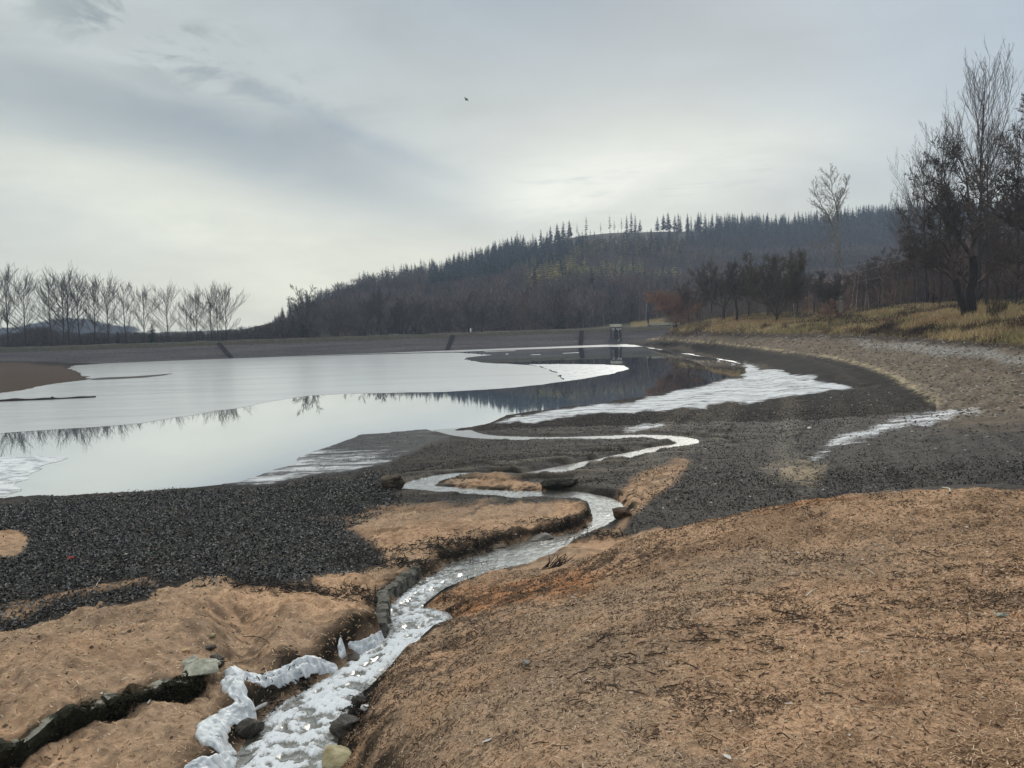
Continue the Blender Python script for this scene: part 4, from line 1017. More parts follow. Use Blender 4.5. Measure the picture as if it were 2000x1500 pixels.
def scatter(tpls, which, pos, ht, rot, wid, colr_, cj, seed):
    """many trees into one mass: template index, foot, height, turn, width factor, colour per tree"""
    r = np.random.default_rng(seed); VV_ = []; CC = []
    for k, T_ in enumerate(tpls):
        s = np.where(which == k)[0]
        if not len(s): continue
        c_, sn_ = np.cos(rot[s])[:, None], np.sin(rot[s])[:, None]; h_ = ht[s][:, None]; w_ = wid[s][:, None]
        x_ = (T_[None, :, 0] * c_ - T_[None, :, 1] * sn_) * h_ * w_ + pos[s, 0][:, None]; y_ = (T_[None, :, 0] * sn_ + T_[None, :, 1] * c_) * h_ * w_ + pos[s, 1][:, None]
        z_ = T_[None, :, 2] * h_ + pos[s, 2][:, None]
        VV_.append(np.stack([x_, y_, z_], -1).reshape(-1, 3))
        cc = np.repeat(colr_[s][:, None, :], len(T_), 1) * r.uniform(1 - cj, 1 + cj, (len(s), len(T_) // 3, 1)).repeat(3, 1)
        CC.append(cc.reshape(-1, 3))
    V = np.concatenate(VV_); return V, np.arange(len(V)).reshape(-1, 3), np.concatenate(CC)
CON = [tpl_conifer(801 + i, 15 + i, 7, .15 + .015 * i, .10, .4 - .04 * i) for i in range(4)]
PIN = [tpl_conifer(811 + i, 9, 7, .19, .45, .1, .5) for i in range(2)]
BAR = [tpl_bare(821 + i, 90, .25 + .03 * i, .18) for i in range(4)]
TP = CON + PIN + BAR
WOOD = col_mat('wood_mass', .95, .05)
rg = np.random.default_rng(77)
N = 26000
ta = rg.uniform(-.40, .95, N); yy = np.sqrt(rg.uniform(200 ** 2, 640 ** 2, N)); xx = ta * yy
zz_, ff = hill_z(xx, yy)
crest = np.interp(ta, tanA, DC)
ok = (ff > 0.0) & (ff < 1.12) & (rg.random(N) < np.interp(yy, [200, 350, 600], [1.0, .75, .5]))
u_, v_ = project(np.stack([xx, yy, zz_], -1))
# clearing and young plantation below the crest
clear = in_poly(poly("1118,452 1160,450 1196,446 1330,452 1420,470 1330,490 1230,498 1100,500 1010,505 1030,480"), u_, v_ + 6 * vn(xx * .03, yy * .03, 5))
gapc = (u_ > 1120) & (u_ < 1196) & (ff > .72)
conz = sst(.50, .78, ff + .25 * fbm(xx * .012, yy * .012, 351, 3) + np.where(u_ < 1110, .12, -.08) - np.where(u_ < 840, .35, 0))
iscon = rg.random(N) < conz * .92 + .05
pinz = (fbm(xx * .02, yy * .02, 361, 3) > -.02) & (((v_ > 500) & (v_ < 605) & (u_ > 1030) & (u_ < 1330)) | ((v_ > 490) & (v_ < 545) & (u_ > 930) & (u_ < 1030)))
ispin = (~iscon) & pinz & (rg.random(N) < .7)
topcrest = (ff > .93) & (u_ > 1100)
ok &= ~(gapc | (topcrest & (rg.random(N) < .75)))
which = np.where(iscon, rg.integers(0, 4, N), np.where(ispin, rg.integers(4, 6, N), rg.integers(6, 10, N)))
ht = np.where(iscon, rg.uniform(9, 15, N), np.where(ispin, rg.uniform(9, 14, N), rg.uniform(8, 13.5, N)))
ht = np.where(clear, rg.uniform(1.5, 4, N), ht); which = np.where(clear & (rg.random(N) < .6), rg.integers(0, 4, N), which)
ht *= np.interp(u_, [540, 580, 640, 720, 1000], [.30, .5, .66, .84, 1.0])
cc = np.where(iscon[:, None], C(.013, .027, .023), np.where(ispin[:, None], C(.14, .125, .05), C(.078, .066, .063)))
tint = fbm(xx * .015, yy * .015, 371, 3) * 1.3 + .5 * fbm(xx * .06, yy * .06, 375, 2)
cc = cc * (1 + .35 * tint[:, None]) * rg.uniform(.75, 1.25, (N, 1))
cc = np.where(((~iscon) & (~ispin) & (rg.random(N) < .08))[:, None], C(.12, .075, .05), cc)
cc = np.where(((ff < .5) & (~iscon))[:, None], cc * 1.45, cc)
cc = np.where(clear[:, None], C(.035, .042, .028) * rg.uniform(.7, 1.3, (N, 1)), cc)
s = np.where(ok & (u_ > 536) & (u_ < 2120))[0]
V, Q, CCs = scatter(TP, which[s], np.stack([xx, yy, zz_ - .3], -1)[s], ht[s], rg.uniform(0, 6.28, len(s)), rg.uniform(.85, 1.25, len(s)), cc[s], .35, 1)
tag(obj('hill_forest', mesh_np('hill_forest', V, [Q], CCs, False), WOOD), kind='stuff')
# low wood behind the dam and the poplar row
N2 = 900
uu = rg.uniform(-120, 600, N2); Yd = rg.uniform(178, 250, N2); P = at_y(uu, np.full(N2, 660.), Yd); P[:, 2] = 1.0
topv = np.interp(uu, [-120, 30, 60, 90, 110, 200, 300, 420, 470, 520, 560, 600], [660, 652, 640, 636, 648, 652, 650, 648, 642, 634, 622, 618]) + rg.uniform(-6, 12, N2)
hh = at_y(uu, topv, Yd)[:, 2] - 1.0
w2 = np.where(rg.random(N2) < .18, rg.integers(0, 4, N2), rg.integers(6, 10, N2))
c2 = np.where((w2 < 4)[:, None], C(.014, .022, .018), C(.07, .056, .05)) * rg.uniform(.7, 1.3, (N2, 1))
V, Q, CCs = scatter(TP, w2, P, np.clip(hh, 2, 12), rg.uniform(0, 6.28, N2), rg.uniform(1.0, 1.9, N2), c2, .35, 2)
tag(obj('low_wood', mesh_np('low_wood', V, [Q], CCs, False), WOOD), kind='stuff')
# trees on the distant hill
N3 = 1500
x3 = rg.uniform(-560, -372, N3); y3 = rg.uniform(700, 760, N3)
z3 = np.interp(x3, [-560, -540, -500, -470, -440, -415, -395, -370], [3, 6, 4, 6, 13, 11, 5, 2]) * np.sin(np.clip((y3 - 700) / 100, 0, 1) * PI) ** .5 - 1
V, Q, CCs = scatter(TP, rg.integers(6, 10, N3), np.stack([x3, y3, z3], -1), rg.uniform(5, 8, N3), rg.uniform(0, 6.28, N3), rg.uniform(1.5, 2.2, N3), C(.04, .036, .03) * rg.uniform(.7, 1.3, (N3, 1)), .3, 3)
tag(obj('distant_trees', mesh_np('distant_trees', V, [Q], CCs, False), WOOD), kind='stuff')
# brown thicket behind the bank
N4 = 900
u4 = rg.uniform(1300, 2150, N4); Y4 = np.interp(u4, [1300, 1500, 1760, 2150], [165, 140, 118, 98]) + rg.uniform(0, 60, N4)
P = at_y(u4, np.full(N4, 610.), Y4); P[:, 2] = gz(P[:, 0], P[:, 1]) - .2
tv = np.interp(u4, [1300, 1400, 1480, 1560, 1640, 1740, 1780, 1840, 1900, 2150], [600, 585, 572, 560, 535, 522, 500, 470, 455, 440]) + rg.uniform(-12, 40, N4)
h4 = np.clip(at_y(u4, tv, Y4)[:, 2] - P[:, 2], 2.5, 16)
c4 = np.where((u4 > 1560)[:, None], C(.24, .165, .13), C(.15, .12, .10)) * rg.uniform(.65, 1.25, (N4, 1))
V, Q, CCs = scatter([tpl_bare(841 + i, 150, .22 + .04 * i, .12, .0035) for i in range(4)], rg.integers(0, 4, N4), P, h4, rg.uniform(0, 6.28, N4), rg.uniform(.7, 1.3, N4), c4, .35, 4)
tag(obj('thicket', mesh_np('thicket', V, [Q], CCs, False), WOOD), kind='stuff')

# skyline conifers, each a tree of its own
CONM = simple_mat('spruce_needles', (.010, .018, .014), (.022, .034, .024), .5, .95, 0)
conm = []
for i in range(4):
    V = tpl_conifer(851 + i, 17, 8, .15 + .02 * i, .06 + .05 * i, .4, .4); me = mesh_np('spruce', V, [np.arange(len(V)).reshape(-1, 3)], None, False); me.materials.append(CONM); conm.append(me)
for i in range(2):
    V = tpl_conifer(861 + i, 9, 9, .11, .35, .3, .6); me = mesh_np('spruce', V, [np.arange(len(V)).reshape(-1, 3)], None, False); me.materials.append(CONM); conm.append(me)
SKY = [(1006, 462, 2), (1022, 459, 1), (1040, 455, 0), (1056, 447, 1), (1075, 441, 2), (1088, 436, 3), (1100, 432, 2), (1112, 430, 3), (1127, 436, 4), (1145, 421, 4), (1173, 435, 5), (1191, 419, 4), (1200, 430, 5), (1214, 424, 5),
       (1224, 420, 0), (1233, 413, 0), (1241, 419, 0), (1250, 428, 2), (1284, 423, 2), (1296, 418, 3), (1305, 414, 3), (1318, 420, 2), (1325, 416, 1), (1341, 427, 5), (1350, 420, 4), (1364, 414, 2), (1378, 416, 5), (1391, 416, 1), (1402, 417, 5),
       (1424, 416, 3), (1431, 418, 2), (1440, 424, 5), (1449, 412, 1), (1467, 418, 5), (1476, 418, 0), (1486, 426, 2), (1497, 422, 3), (1510, 428, 2), (1524, 424, 1), (1552, 414, 0), (1562, 426, 3), (1575, 417, 0), (1590, 424, 2),
       (1612, 414, 2), (1640, 416, 3), (1652, 414, 1), (1676, 404, 2), (1690, 404, 0), (1705, 400, 2), (1722, 398, 1), (1735, 396, 0), (1748, 396, 2)]
SPEC = {1145: 'tall thin spruce with a bare lower stem alone at the edge of the skyline clearing', 1191: 'ragged spruce starting the skyline row after the clearing', 1173: 'small thin spruce in the middle of the skyline clearing',
        1127: 'spruce with a bare stem between the dense stand and the clearing', 1552: 'spreading pointed spruce on the skyline before the tall pale birch', 1449: 'pointed full spruce standing above the middle of the ridge'}
for u, vt, k in SKY:
    tq = float((at_y(u, 445, 500)[0]) / 500); D = float(np.interp(tq, tanA, DC)) - 4; z0, _ = hill_z(np.array(tq * D), np.array(D))
    h = float(at_y(u, vt, D)[2] - z0) + .4; h = max(h, 5)
    o = obj('spruce', conm[k], None, None, (tq * D, D, float(z0) - .4)); wf = [1.0, 1.05, 1.15, 1.0, .9, .9][k]
    o.scale = (h * wf, h * wf, h); o.rotation_euler = (0, 0, u * 1.3)
    tag(o, SPEC.get(u, 'dark spruce in the skyline row on the wooded ridge'), 'tree', None if u in SPEC else 'spruces along the ridge skyline')
# three evergreens below the poplar row
for u, vt, k, lab in ((299, 631, 3, 'pointed dark evergreen below the poplar row'), (231, 646, 2, 'low round dark evergreen beneath the broadest poplar'), (205, 650, 2, 'smallest dark evergreen beneath the poplars')):
    p = at_y(u, 668, 171); p[2] = 1.5; h = hgt(u, vt, p); o = obj('evergreen', conm[k], None, None, tuple(p)); w_ = h * (1.5 if k == 2 else 1.3); o.scale = (w_, w_, h); tag(o, lab, 'tree')
# birches: thin pale stems before the thicket and at the foot of the hill
bp_m = []
for i in range(4):
    T = Tree(870 + i); P, Rr = T.line(np.zeros(3), np.array([.04 * (i - 1.5), 0, 1.0]), 10, .062, .018, 10, .03, .05); T.add(P, Rr, 0)
    T.grow(P, Rr, 0, [dict(n=14, L=.20, ang=.55, start=.42, wob=.08, trop=.08, seg=4, rr=.5, rmin=.02, up=.3, fall=.6), dict(n=7, L=.45, ang=.55, start=.2, wob=.1, trop=.05, seg=3, rr=.6, rmin=.015)])
    bp_m.append((T.mesh('trunk', (0,), np.zeros(3), PALEB if i % 2 else BIRCHB), T.mesh('crown', (1, 2, 3), np.zeros(3), TWIG)))
BI = [(1556, 630, 540), (1563, 626, 515), (1580, 622, 560), (1592, 618, 548), (1604, 618, 552), (1617, 620, 556), (1632, 616, 540), (1652, 616, 532), (1660, 612, 545), (1668, 612, 520), (1673, 614, 528), (1681, 612, 545), (1686, 612, 535), (1692, 611, 526), (1700, 610, 522),
      (1711, 612, 585), (1716, 608, 530), (1724, 606, 540), (1734, 606, 516), (1745, 602, 528), (1752, 603, 540), (1762, 603, 530), (1774, 602, 536), (1784, 600, 540)]
for i, (u, vb, vt) in enumerate(BI):
    Yq = np.interp(u, [1550, 1790], [126, 112]) + (i * 7 % 13); u += (i * 5 % 7) - 3; vt += (i * 11 % 17) * 1.6 - 14; p = gpt(u, vb, Yq); h = hgt(u, vt, p)
    put_tree('birch', 'thin pale stemmed birch in front of the brown thicket', 'tree', bp_m[i % 4], p, i * 1.9, h / 10, 'birches before the thicket')
for i, (u, vb, vt, lab) in enumerate([(1248, 628, 556, 'first of three tall pale birch stems at the hill foot'), (1260, 620, 552, 'middle of three tall pale birch stems at the hill foot'), (1281, 618, 553, 'pale forked birch stem, last of three at the hill foot'),
                                      (1140, 628, 568, 'pale birch stem in front of the dark conifers at the hill foot'), (1152, 630, 566, 'second pale birch stem in front of the dark conifers'), (1182, 634, 586, 'white birch stem just behind the intake tower'), (1193, 636, 606, 'short forked white birch touching the tower top'),
                                      (930, 632, 584, 'pale sapling beside the slim bare tree behind the dam'), (968, 630, 582, 'pale sapling behind the dam before the dark tree')]):
    p = at_y(u, vb, 215); z0, f0 = hill_z(np.array(p[0]), np.array(p[1])); p[2] = float(max(z0, .8)) - .3; h = hgt(u, vt, p)
    put_tree('birch', lab, 'tree', bp_m[(i * 3 + 1) % 4], p, i * 2.7, h / 10)
p = gpt(1394, 640, 126); h = hgt(1391, 585, p); r = put_tree('birch', 'leaning white birch stem at the side of the big bushy tree', 'tree', bp_m[0], p, .4, h / 10); r.rotation_euler = (0, -.08, .4)
for u, vb, vt, lab in ((1535, 628, 500, 'pale forked poplar behind the dome shaped tree'), (1389, 632, 505, 'pale forked tree top above the big bushy tree')):
    p = gpt(u - 0, vb, 150); h = hgt(u, vt, p); put_tree('pale_tree', lab, 'tree', poplar(880 + u % 7, h, .2, .35, 14, PALEB, h * .012, .03), p)
# upright broom clump on the grass
p = gpt(1945, 634, 70); T = Tree(91)
for k in range(170):
    a = T.r.random() * 6.28; q = math.sqrt(T.r.random()) * .75; b0 = np.array([math.cos(a) * q, math.sin(a) * q * .7, 0])
    L_, R2 = T.line(b0, np.array([b0[0] * .25, b0[1] * .25, 1]), 1.1 + .9 * T.r.random(), .014, .008, 4, .05, .02); T.add(L_, R2, 1)
o = obj('broom_bush', T.mesh('broom_bush', (1,), np.zeros(3), OLIVE), None, None, tuple(p)); tag(o, 'upright clump of dark stems in the grass beside the twin oak', 'shrub')

# grass on the bank
def sample_ground(n_, u0, u1, r0, r1, mask, thr, seed, power=1.0):
    r = np.random.default_rng(seed)
    a = np.arctan((r.uniform(u0, u1, n_) - 1000) / FPX); rr2 = (r.uniform(r0 ** power, r1 ** power, n_)) ** (1 / power)
    x_, y_ = rr2 * np.sin(a), rr2 * np.cos(a); m_ = gi(mask, x_, y_); k = m_ > thr * r.random(n_) + .02
    return x_[k], y_[k]
gx, gy = sample_ground(60000, 1240, 2350, 42, 175, M_grass, .8, 31, 1.3)
def blades(x_, y_, nb, h0, h1, w0, colf, seed, lean=.35):
    r = np.random.default_rng(seed); n_ = len(x_); X_ = np.repeat(x_, nb) + r.normal(0, .16, n_ * nb); Y_ = np.repeat(y_, nb) + r.normal(0, .16, n_ * nb)
    Zg = gz(X_, Y_) - .03; hh_ = r.uniform(h0, h1, n_ * nb) * np.repeat(.6 + .5 * (vn(x_ * .4, y_ * .4, 403) + .6), nb); a = r.uniform(0, 6.28, n_ * nb); w_ = w0 * r.uniform(.6, 1.4, n_ * nb)
    B = np.stack([X_, Y_, Zg], -1); s_ = np.stack([np.cos(a), np.sin(a), 0 * a], -1) * w_[:, None]; l_ = r.normal(0, lean, (n_ * nb, 2)) * hh_[:, None]
    Tt = B + np.concatenate([l_, hh_[:, None]], 1)
    V = np.stack([B - s_, B + s_, Tt], 1).reshape(-1, 3); cl = np.repeat(colf, nb, 0) * r.uniform(.7, 1.3, (n_ * nb, 1)); return V, np.arange(len(V)).reshape(-1, 3), np.repeat(cl, 3, 0)
q1 = fbm(gx * .09, gy * .09, 411, 3); q2 = fbm(gx * .25, gy * .25, 421, 3)
gc = np.where((q1 > .28)[:, None], C(.32, .27, .13), C(.50, .385, .21)); gc = np.where((q2 > .22)[:, None], C(.46, .31, .17), gc); gc = np.where((q2 < -.3)[:, None], C(.12, .085, .05), gc)
V, Q, CCs = blades(gx, gy, 5, .25, .75, .03, gc, 32)
tag(obj('dry_grass', mesh_np('dry_grass', V, [Q], CCs, False), col_mat('dry_grass', .9, .1)), kind='stuff')
# low dark green brambles and brown weeds on the bank
BV = []; BC = []
for (u, v, Yq, wx, hz, cl) in [(1690, 604, 108, 3, .8, 0), (1720, 602, 106, 4, .9, 0), (1755, 606, 100, 3, .8, 0), (1790, 612, 94, 2.5, .7, 0), (1650, 612, 112, 2, .8, 0), (1740, 622, 90, 2, .6, 1), (1700, 628, 92, 3, .6, 1), (1910, 596, 92, 3, 1.1, 0), (1960, 588, 92, 4, 1.3, 0), (2000, 600, 84, 2, 1.5, 0),
                             (1850, 606, 92, 2, .8, 1), (1560, 618, 122, 3, .8, 1), (1470, 630, 126, 3, .7, 1), (1735, 646, 84, 1.4, .8, 1), (1722, 648, 84, 1.2, .7, 1), (1800, 652, 74, 1.5, .6, 1), (1975, 660, 62, 1.2, .7, 1), (1995, 664, 60, 1, .8, 1), (1420, 645, 120, 2, .5, 1), (1370, 645, 128, 2.5, .6, 1), (1330, 647, 135, 3, .7, 1), (1600, 640, 105, 2.5, .6, 1), (1660, 640, 100, 1.6, .6, 1)]:
    c0 = gpt(u, v, Yq, 0); n_ = 1100
    pp = rg.normal(0, 1, (n_, 3)) * [wx * .5, wx * .4, hz * .45]; pp[:, 2] = np.abs(pp[:, 2]); pp = pp + c0
    pp[:, 2] += gz(pp[:, 0], pp[:, 1]) - c0[2]
    lv, lq = leaf_cloud(pp, .07, int(u)); BV.append(lv); BC.append(np.broadcast_to((C(.022, .034, .016) if cl == 0 else C(.05, .032, .02)), (len(lv), 3)) * rg.uniform(.6, 1.4, (n_, 1)).repeat(4, 0))
V = np.concatenate(BV); tag(obj('undergrowth', mesh_np('undergrowth', V, [np.arange(len(V)).reshape(-1, 4)], np.concatenate(BC), False), col_mat('undergrowth', .9, .15)), kind='stuff')

# lattice masts, pole and wires
def lattice(name, label, u, vb, vt, Yq, wpx, cat='mast'):
    p = gpt(u, vb, Yq, .1); h = hgt(u, vt, p); w_ = wpx / FPX * Yq; r = thing(name, label, cat, tuple(p))
    for sx_ in (-1, 1):
        for sy_ in (-1, 1):
            V, Q = tube_mesh(([np.array([[sx_ * w_ / 2, sy_ * w_ / 2, 0], [sx_ * w_ * .4, sy_ * w_ * .4, h]])], [np.array([.06, .05])]), [4]); obj('leg', mesh_np('leg', V, [Q]), METAL, r)
    n_ = int(h / (w_ * 1.1))
    for sy_ in (-1, 1):
        L = []
        for i in range(n_):
            z0, z1 = h * i / n_, h * (i + 1) / n_
            L.append(np.array([[-w_ / 2 * (1 - .2 * z0 / h), sy_ * w_ / 2 * (1 - .2 * z0 / h), z0], [w_ / 2 * (1 - .2 * z1 / h), sy_ * w_ / 2 * (1 - .2 * z1 / h), z1]])); L.append(np.array([[-w_ / 2 * (1 - .2 * z1 / h), sy_ * w_ / 2 * (1 - .2 * z1 / h), z1], [w_ / 2 * (1 - .2 * z1 / h), sy_ * w_ / 2 * (1 - .2 * z1 / h), z1]]))
        V, Q = tube_mesh((L, [np.array([.035, .035])] * len(L)), [4] * len(L)); obj('bracing', mesh_np('bracing', V, [Q]), METAL, r)
    for zf in (1.0, .9):
        bm = bmesh.new(); box_bm(bm, (0, 0, h * zf), (w_ * 2.2, .12, .12)); bm_obj('crossarm', bm, METAL, r)
    return p + [0, 0, h]
m1 = lattice('lattice_mast', 'dark lattice mast half hidden by the outer twigs of the twin oak', 1798, 603, 486, 112, 8)
m2 = lattice('lattice_mast', 'narrow ladder-like lattice mast behind the dome shaped tree', 1501, 626, 530, 138, 5)
pp_ = at_y(1266, 634, 178); pp_[2] = 1.8
pole = thing('power_pole', 'dark pole with crossarms behind the spillway bridge', 'pole', tuple(pp_)); h = hgt(1266, 609, pp_)
V, Q = tube_mesh(([np.array([[0, 0, 0], [0, 0, h]])], [np.array([.22, .16])]), [8]); obj('shaft', mesh_np('shaft', V, [Q]), METAL, pole)
for k in range(3):
    bm = bmesh.new(); box_bm(bm, (.0, 0, h - .2 - .45 * k), (1.3, .1, .1)); bm_obj('crossarm', bm, METAL, pole)
WIRE = simple_mat('pale_wire', (.14, .15, .17), (.2, .21, .23), 1, .5, 0)
def wire(a, c_, sag, label, rad=.016):
    t_ = np.linspace(0, 1, 24)[:, None]; P = a + (c_ - a) * t_; P[:, 2] -= sag * 4 * (t_ * (1 - t_))[:, 0]
    V, Q = tube_mesh(([P], [np.full(24, rad)]), [4]); o = obj('power_cable', mesh_np('power_cable', V, [Q]), WIRE); tag(o, label, 'cable', 'cables between the lattice masts'); return o
wire(m1 + [0, 0, .1], m2 + [0, 0, .1], 1.2, 'topmost pale cable strung between the two lattice masts'); wire(m1 + [-.6, 0, -.8], m2 + [-.5, 0, -.6], 1.6, 'middle pale cable strung between the two lattice masts'); wire(m1 + [.6, 0, -2.2], m2 + [.5, 0, -2.0], 1.6, 'lowest pale cable strung between the two lattice masts')

# more bare trees standing among and behind the bank trees
MORE = [(1362, 560, 148, 'bare tree rising behind the gap between the rust tree and the bushy tree'), (1462, 538, 140, 'bare tree crown filling the gap before the dome shaped tree'), (1556, 532, 136, 'bare tree just past the dome shaped tree'), (1590, 540, 134, 'bare tree midway between the dome shaped tree and the leaning tree'),
        (1686, 520, 128, 'first bare tree in the birches after the tall pale birch'), (1716, 508, 126, 'second bare tree in the birches after the tall pale birch'), (1752, 486, 122, 'bare tree beneath the lake side twigs of the twin oak'), (1822, 470, 116, 'bare tree seen through the lower limbs of the twin oak'), (1950, 440, 104, 'bare tree behind the broom clump'), (1975, 420, 100, 'bare tree behind the lowest bough of the edge oak')]
mprot = [oak(760 + i, 10.0, 4.6, TWIG, .30, 6, dens=.95, rmin=.026, r0=.17) for i in range(3)]
for i, (u, vt, Yq, lab) in enumerate(MORE):
    p = gpt(u, 612, Yq); h = hgt(u, vt, p); put_tree('bare_tree', lab, 'tree', mprot[i % 3][:2], p, i * 1.3, h / 10.0, 'bare trees behind the bank')
# ------------------------------------------------------------------ litter on the ground (nobody could count it)
M_leftsoft = region("-900,1310 -200,1270 0,1242 100,1218 200,1204 290,1194 310,1172 350,1154 430,1140 500,1150 600,1138 690,1120 745,1112 800,1120 800,1160 770,1190 770,1250 530,1410 430,1700 400,2600 -1200,2600", 22, 0, 14, 1.9)
M_leafL = region("-300,975 0,990 300,968 560,945 740,925 770,958 800,985 720,1005 650,1040 740,1075 745,1105 680,1112 480,1130 300,1150 290,1178 0,1228 -300,1260", 22, 10, 34, 1.5) * (1 - .97 * np.clip(np.maximum.reduce([M_leftsoft, M_l1]), 0, 1)) * (1 - .55 * np.maximum(M_l2, M_l3)) * (.25 + .75 * sst(-.55, -.05, nz1 + .4 * nz2)) * (1 - .65 * sst(3.2, .4, sd))
M_leafR = region("1215,1045 1240,990 1330,930 1480,915 1600,930 2100,880 2200,985 2000,980 1600,990 1400,1030 1250,1062", 30, 11, 36, 1.8) * (1 - M_tanS) * .55
M_leafR = np.where(M_right > .3, 0, M_leafR)
def bits(x_, y_, Ls, Ws, cols, seed, lift=.004, tilt=.35, curl=0.0):
    """little curled leaves / straws lying on the ground"""
    r = np.random.default_rng(seed); n_ = len(x_)
    nn = gnorm(x_, y_, .05); a = r.uniform(0, 2 * PI, n_)
    d_ = np.stack([np.cos(a), np.sin(a), 0 * a], -1); d_ = d_ - nn * (d_ * nn).sum(-1, keepdims=True); d_ /= np.linalg.norm(d_, axis=-1, keepdims=True)
    s_ = np.cross(nn, d_); th = r.normal(0, tilt, (n_, 1)); d2 = d_ * np.cos(th) + nn * np.sin(th); ph = r.normal(0, tilt * 1.4, (n_, 1)); s2 = s_ * np.cos(ph) + nn * np.sin(ph)
    P = np.stack([x_, y_, gz(x_, y_) + lift + Ls * .12 * np.abs(np.sin(th[:, 0]))], -1); L = Ls[:, None] / 2; W_ = Ws[:, None] / 2; up = nn * (curl * Ls[:, None] * r.uniform(.2, 1.2, (n_, 1)))
    if curl:
        V = np.stack([P - d2 * L + up * .6, P - s2 * W_ - d2 * L * .1 + up * .5, P, P + s2 * W_ + d2 * L * .1 + up * .5, P + d2 * L + up], 1).reshape(-1, 3)
        k = np.arange(n_)[:, None] * 5
        T_ = np.concatenate([k + [0, 1, 2], k + [0, 2, 3], k + [1, 4, 2], k + [2, 4, 3]], 0); return V, T_, np.repeat(cols, 5, 0)
    V = np.stack([P - d2 * L - s2 * W_, P - d2 * L + s2 * W_, P + d2 * L + s2 * W_ * .6, P + d2 * L - s2 * W_ * .6], 1).reshape(-1, 3)
    return V, np.arange(n_ * 4).reshape(-1, 4), np.repeat(cols, 4, 0)
def pick(n_, palette, w_, seed, var=.3):
    r = np.random.default_rng(seed); p_ = np.array(palette); w_ = np.array(w_) / sum(w_); k = r.choice(len(p_), n_, p=w_); return p_[k] * r.uniform(1 - var, 1 + var, (n_, 1))
xl, yl = sample_ground(260000, -260, 800, 10.5, 33, M_leafL, .95, 41, 1.5)
r_ = np.random.default_rng(42); n_ = len(xl)
Ls = r_.uniform(.026, .09, n_) * np.interp(np.hypot(xl, yl), [10, 30], [.85, 1.3])
V, Q, CCs = bits(xl, yl, Ls, Ls * r_.uniform(.35, .7, n_), pick(n_, [(.016, .0165, .017), (.040, .040, .040), (.095, .095, .093), (.21, .21, .205), (.13, .105, .075)], [4.5, 4, 3, 1.2, 1.4], 43), 44, .008, .42, .28)
LEAFM = col_mat('black_leaves', .5, .35)
tag(obj('leaf_litter', mesh_np('leaf_litter', V, [Q], CCs, False), LEAFM), kind='stuff')
xl, yl = sample_ground(90000, 1180, 2250, 12, 36, M_leafR, .95, 45, 1.4); n_ = len(xl)
Ls = r_.uniform(.025, .085, n_) * np.interp(np.hypot(xl, yl), [10, 30], [.8, 1.3])
V, Q, CCs = bits(xl, yl, Ls, Ls * r_.uniform(.3, .6, n_), pick(n_, [(.010, .0095, .009), (.022, .020, .017), (.06, .052, .042), (.18, .16, .135)], [5, 4, 1.5, .7], 46), 47, .006, .4, .25)
tag(obj('silt_debris', mesh_np('silt_debris', V, [Q], CCs, False), LEAFM), kind='stuff')
flats = np.where(front & (RG > 19) & (sd > .3) & ~((np.abs(sn) < .3) | (sn < 0)), 1.0, 0) * sst(50, 42, RG) * sst(1900, 1600, UU) * (1 - sand) * (1 - M_frostR) * (1 - M_beach) * (1 - .9 * M_tanS) * (1 - .9 * M_frostS) * (1 - M_frost2) * (1 - .8 * M_mudice) * (.3 + .7 * sst(-.3, .2, nz1 + .5 * nz2))
xl, yl = sample_ground(90000, 560, 1900, 19, 50, flats, .95, 48, 1.2); n_ = len(xl)
Ls = r_.uniform(.025, .10, n_) * np.interp(np.hypot(xl, yl), [19, 50], [.7, 1.3])
V, Q, CCs = bits(xl, yl, Ls, Ls * r_.uniform(.3, .6, n_), pick(n_, [(.010, .009, .008), (.022, .0185, .015), (.06, .048, .036), (.18, .16, .13)], [5, 4, 1.8, .7], 49), 50, .006, .4, .25)
tag(obj('mud_flakes', mesh_np('mud_flakes', V, [Q], CCs, False), LEAFM), kind='stuff')
# straw and chaff on the sandy mound
xs, ys = sample_ground(230000, 300, 2400, 2.0, 12.6, M_right, .9, 51, 1.15); n_ = len(xs)
cl = fbm(xs * 3.2, ys * 3.2, 431, 4); cl2 = fbm(xs * .8, ys * .8, 441, 3); rg5 = np.random.default_rng(52)
dark = (rg5.random(n_) < sst(.1, .55, cl + .5 * cl2) * .6 + .09) | (rg5.random(n_) < gi(deb, xs, ys) * .75)
orng = rg5.random(n_) < gi(orange, xs, ys) * .7
cb = pick(n_, [(.53, .37, .24), (.47, .305, .19), (.64, .51, .37), (.38, .24, .145)], [4, 4, 1.0, 3.4], 53)
cb = np.where(orng[:, None], pick(n_, [(.50, .23, .09), (.42, .18, .075)], [1, 1], 54), cb); cb = np.where(dark[:, None], pick(n_, [(.07, .045, .03), (.12, .075, .048), (.18, .115, .075)], [3, 3, 2], 55), cb)
Ls = rg5.uniform(.009, .04, n_) * np.where(dark, 1.25, 1.0); Ws = rg5.uniform(.003, .008, n_) * np.where(dark, 1.5, 1) * np.interp(np.hypot(xs, ys), [3, 12], [.8, 1.7])
gp = gi(greyp, xs, ys)[:, None] * .5; cb = cb * (1 - gp) + cb.mean(1, keepdims=True) * C(1.22, .98, .74) * .92 * gp
cb = cb * (1 + .28 * fbm(xs * .55, ys * .55, 471, 4))[:, None] * (1 - .25 * sst(.05, .5, fbm(xs * 1.4, ys * 2.2, 475, 4)))[:, None]
V, Q, CCs = bits(xs, ys, Ls, Ws, cb, 56, .004, .32)
STRAW = col_mat('straw', .9, .1)
tag(obj('straw_litter', mesh_np('straw_litter', V, [Q], CCs, False), STRAW), kind='stuff')
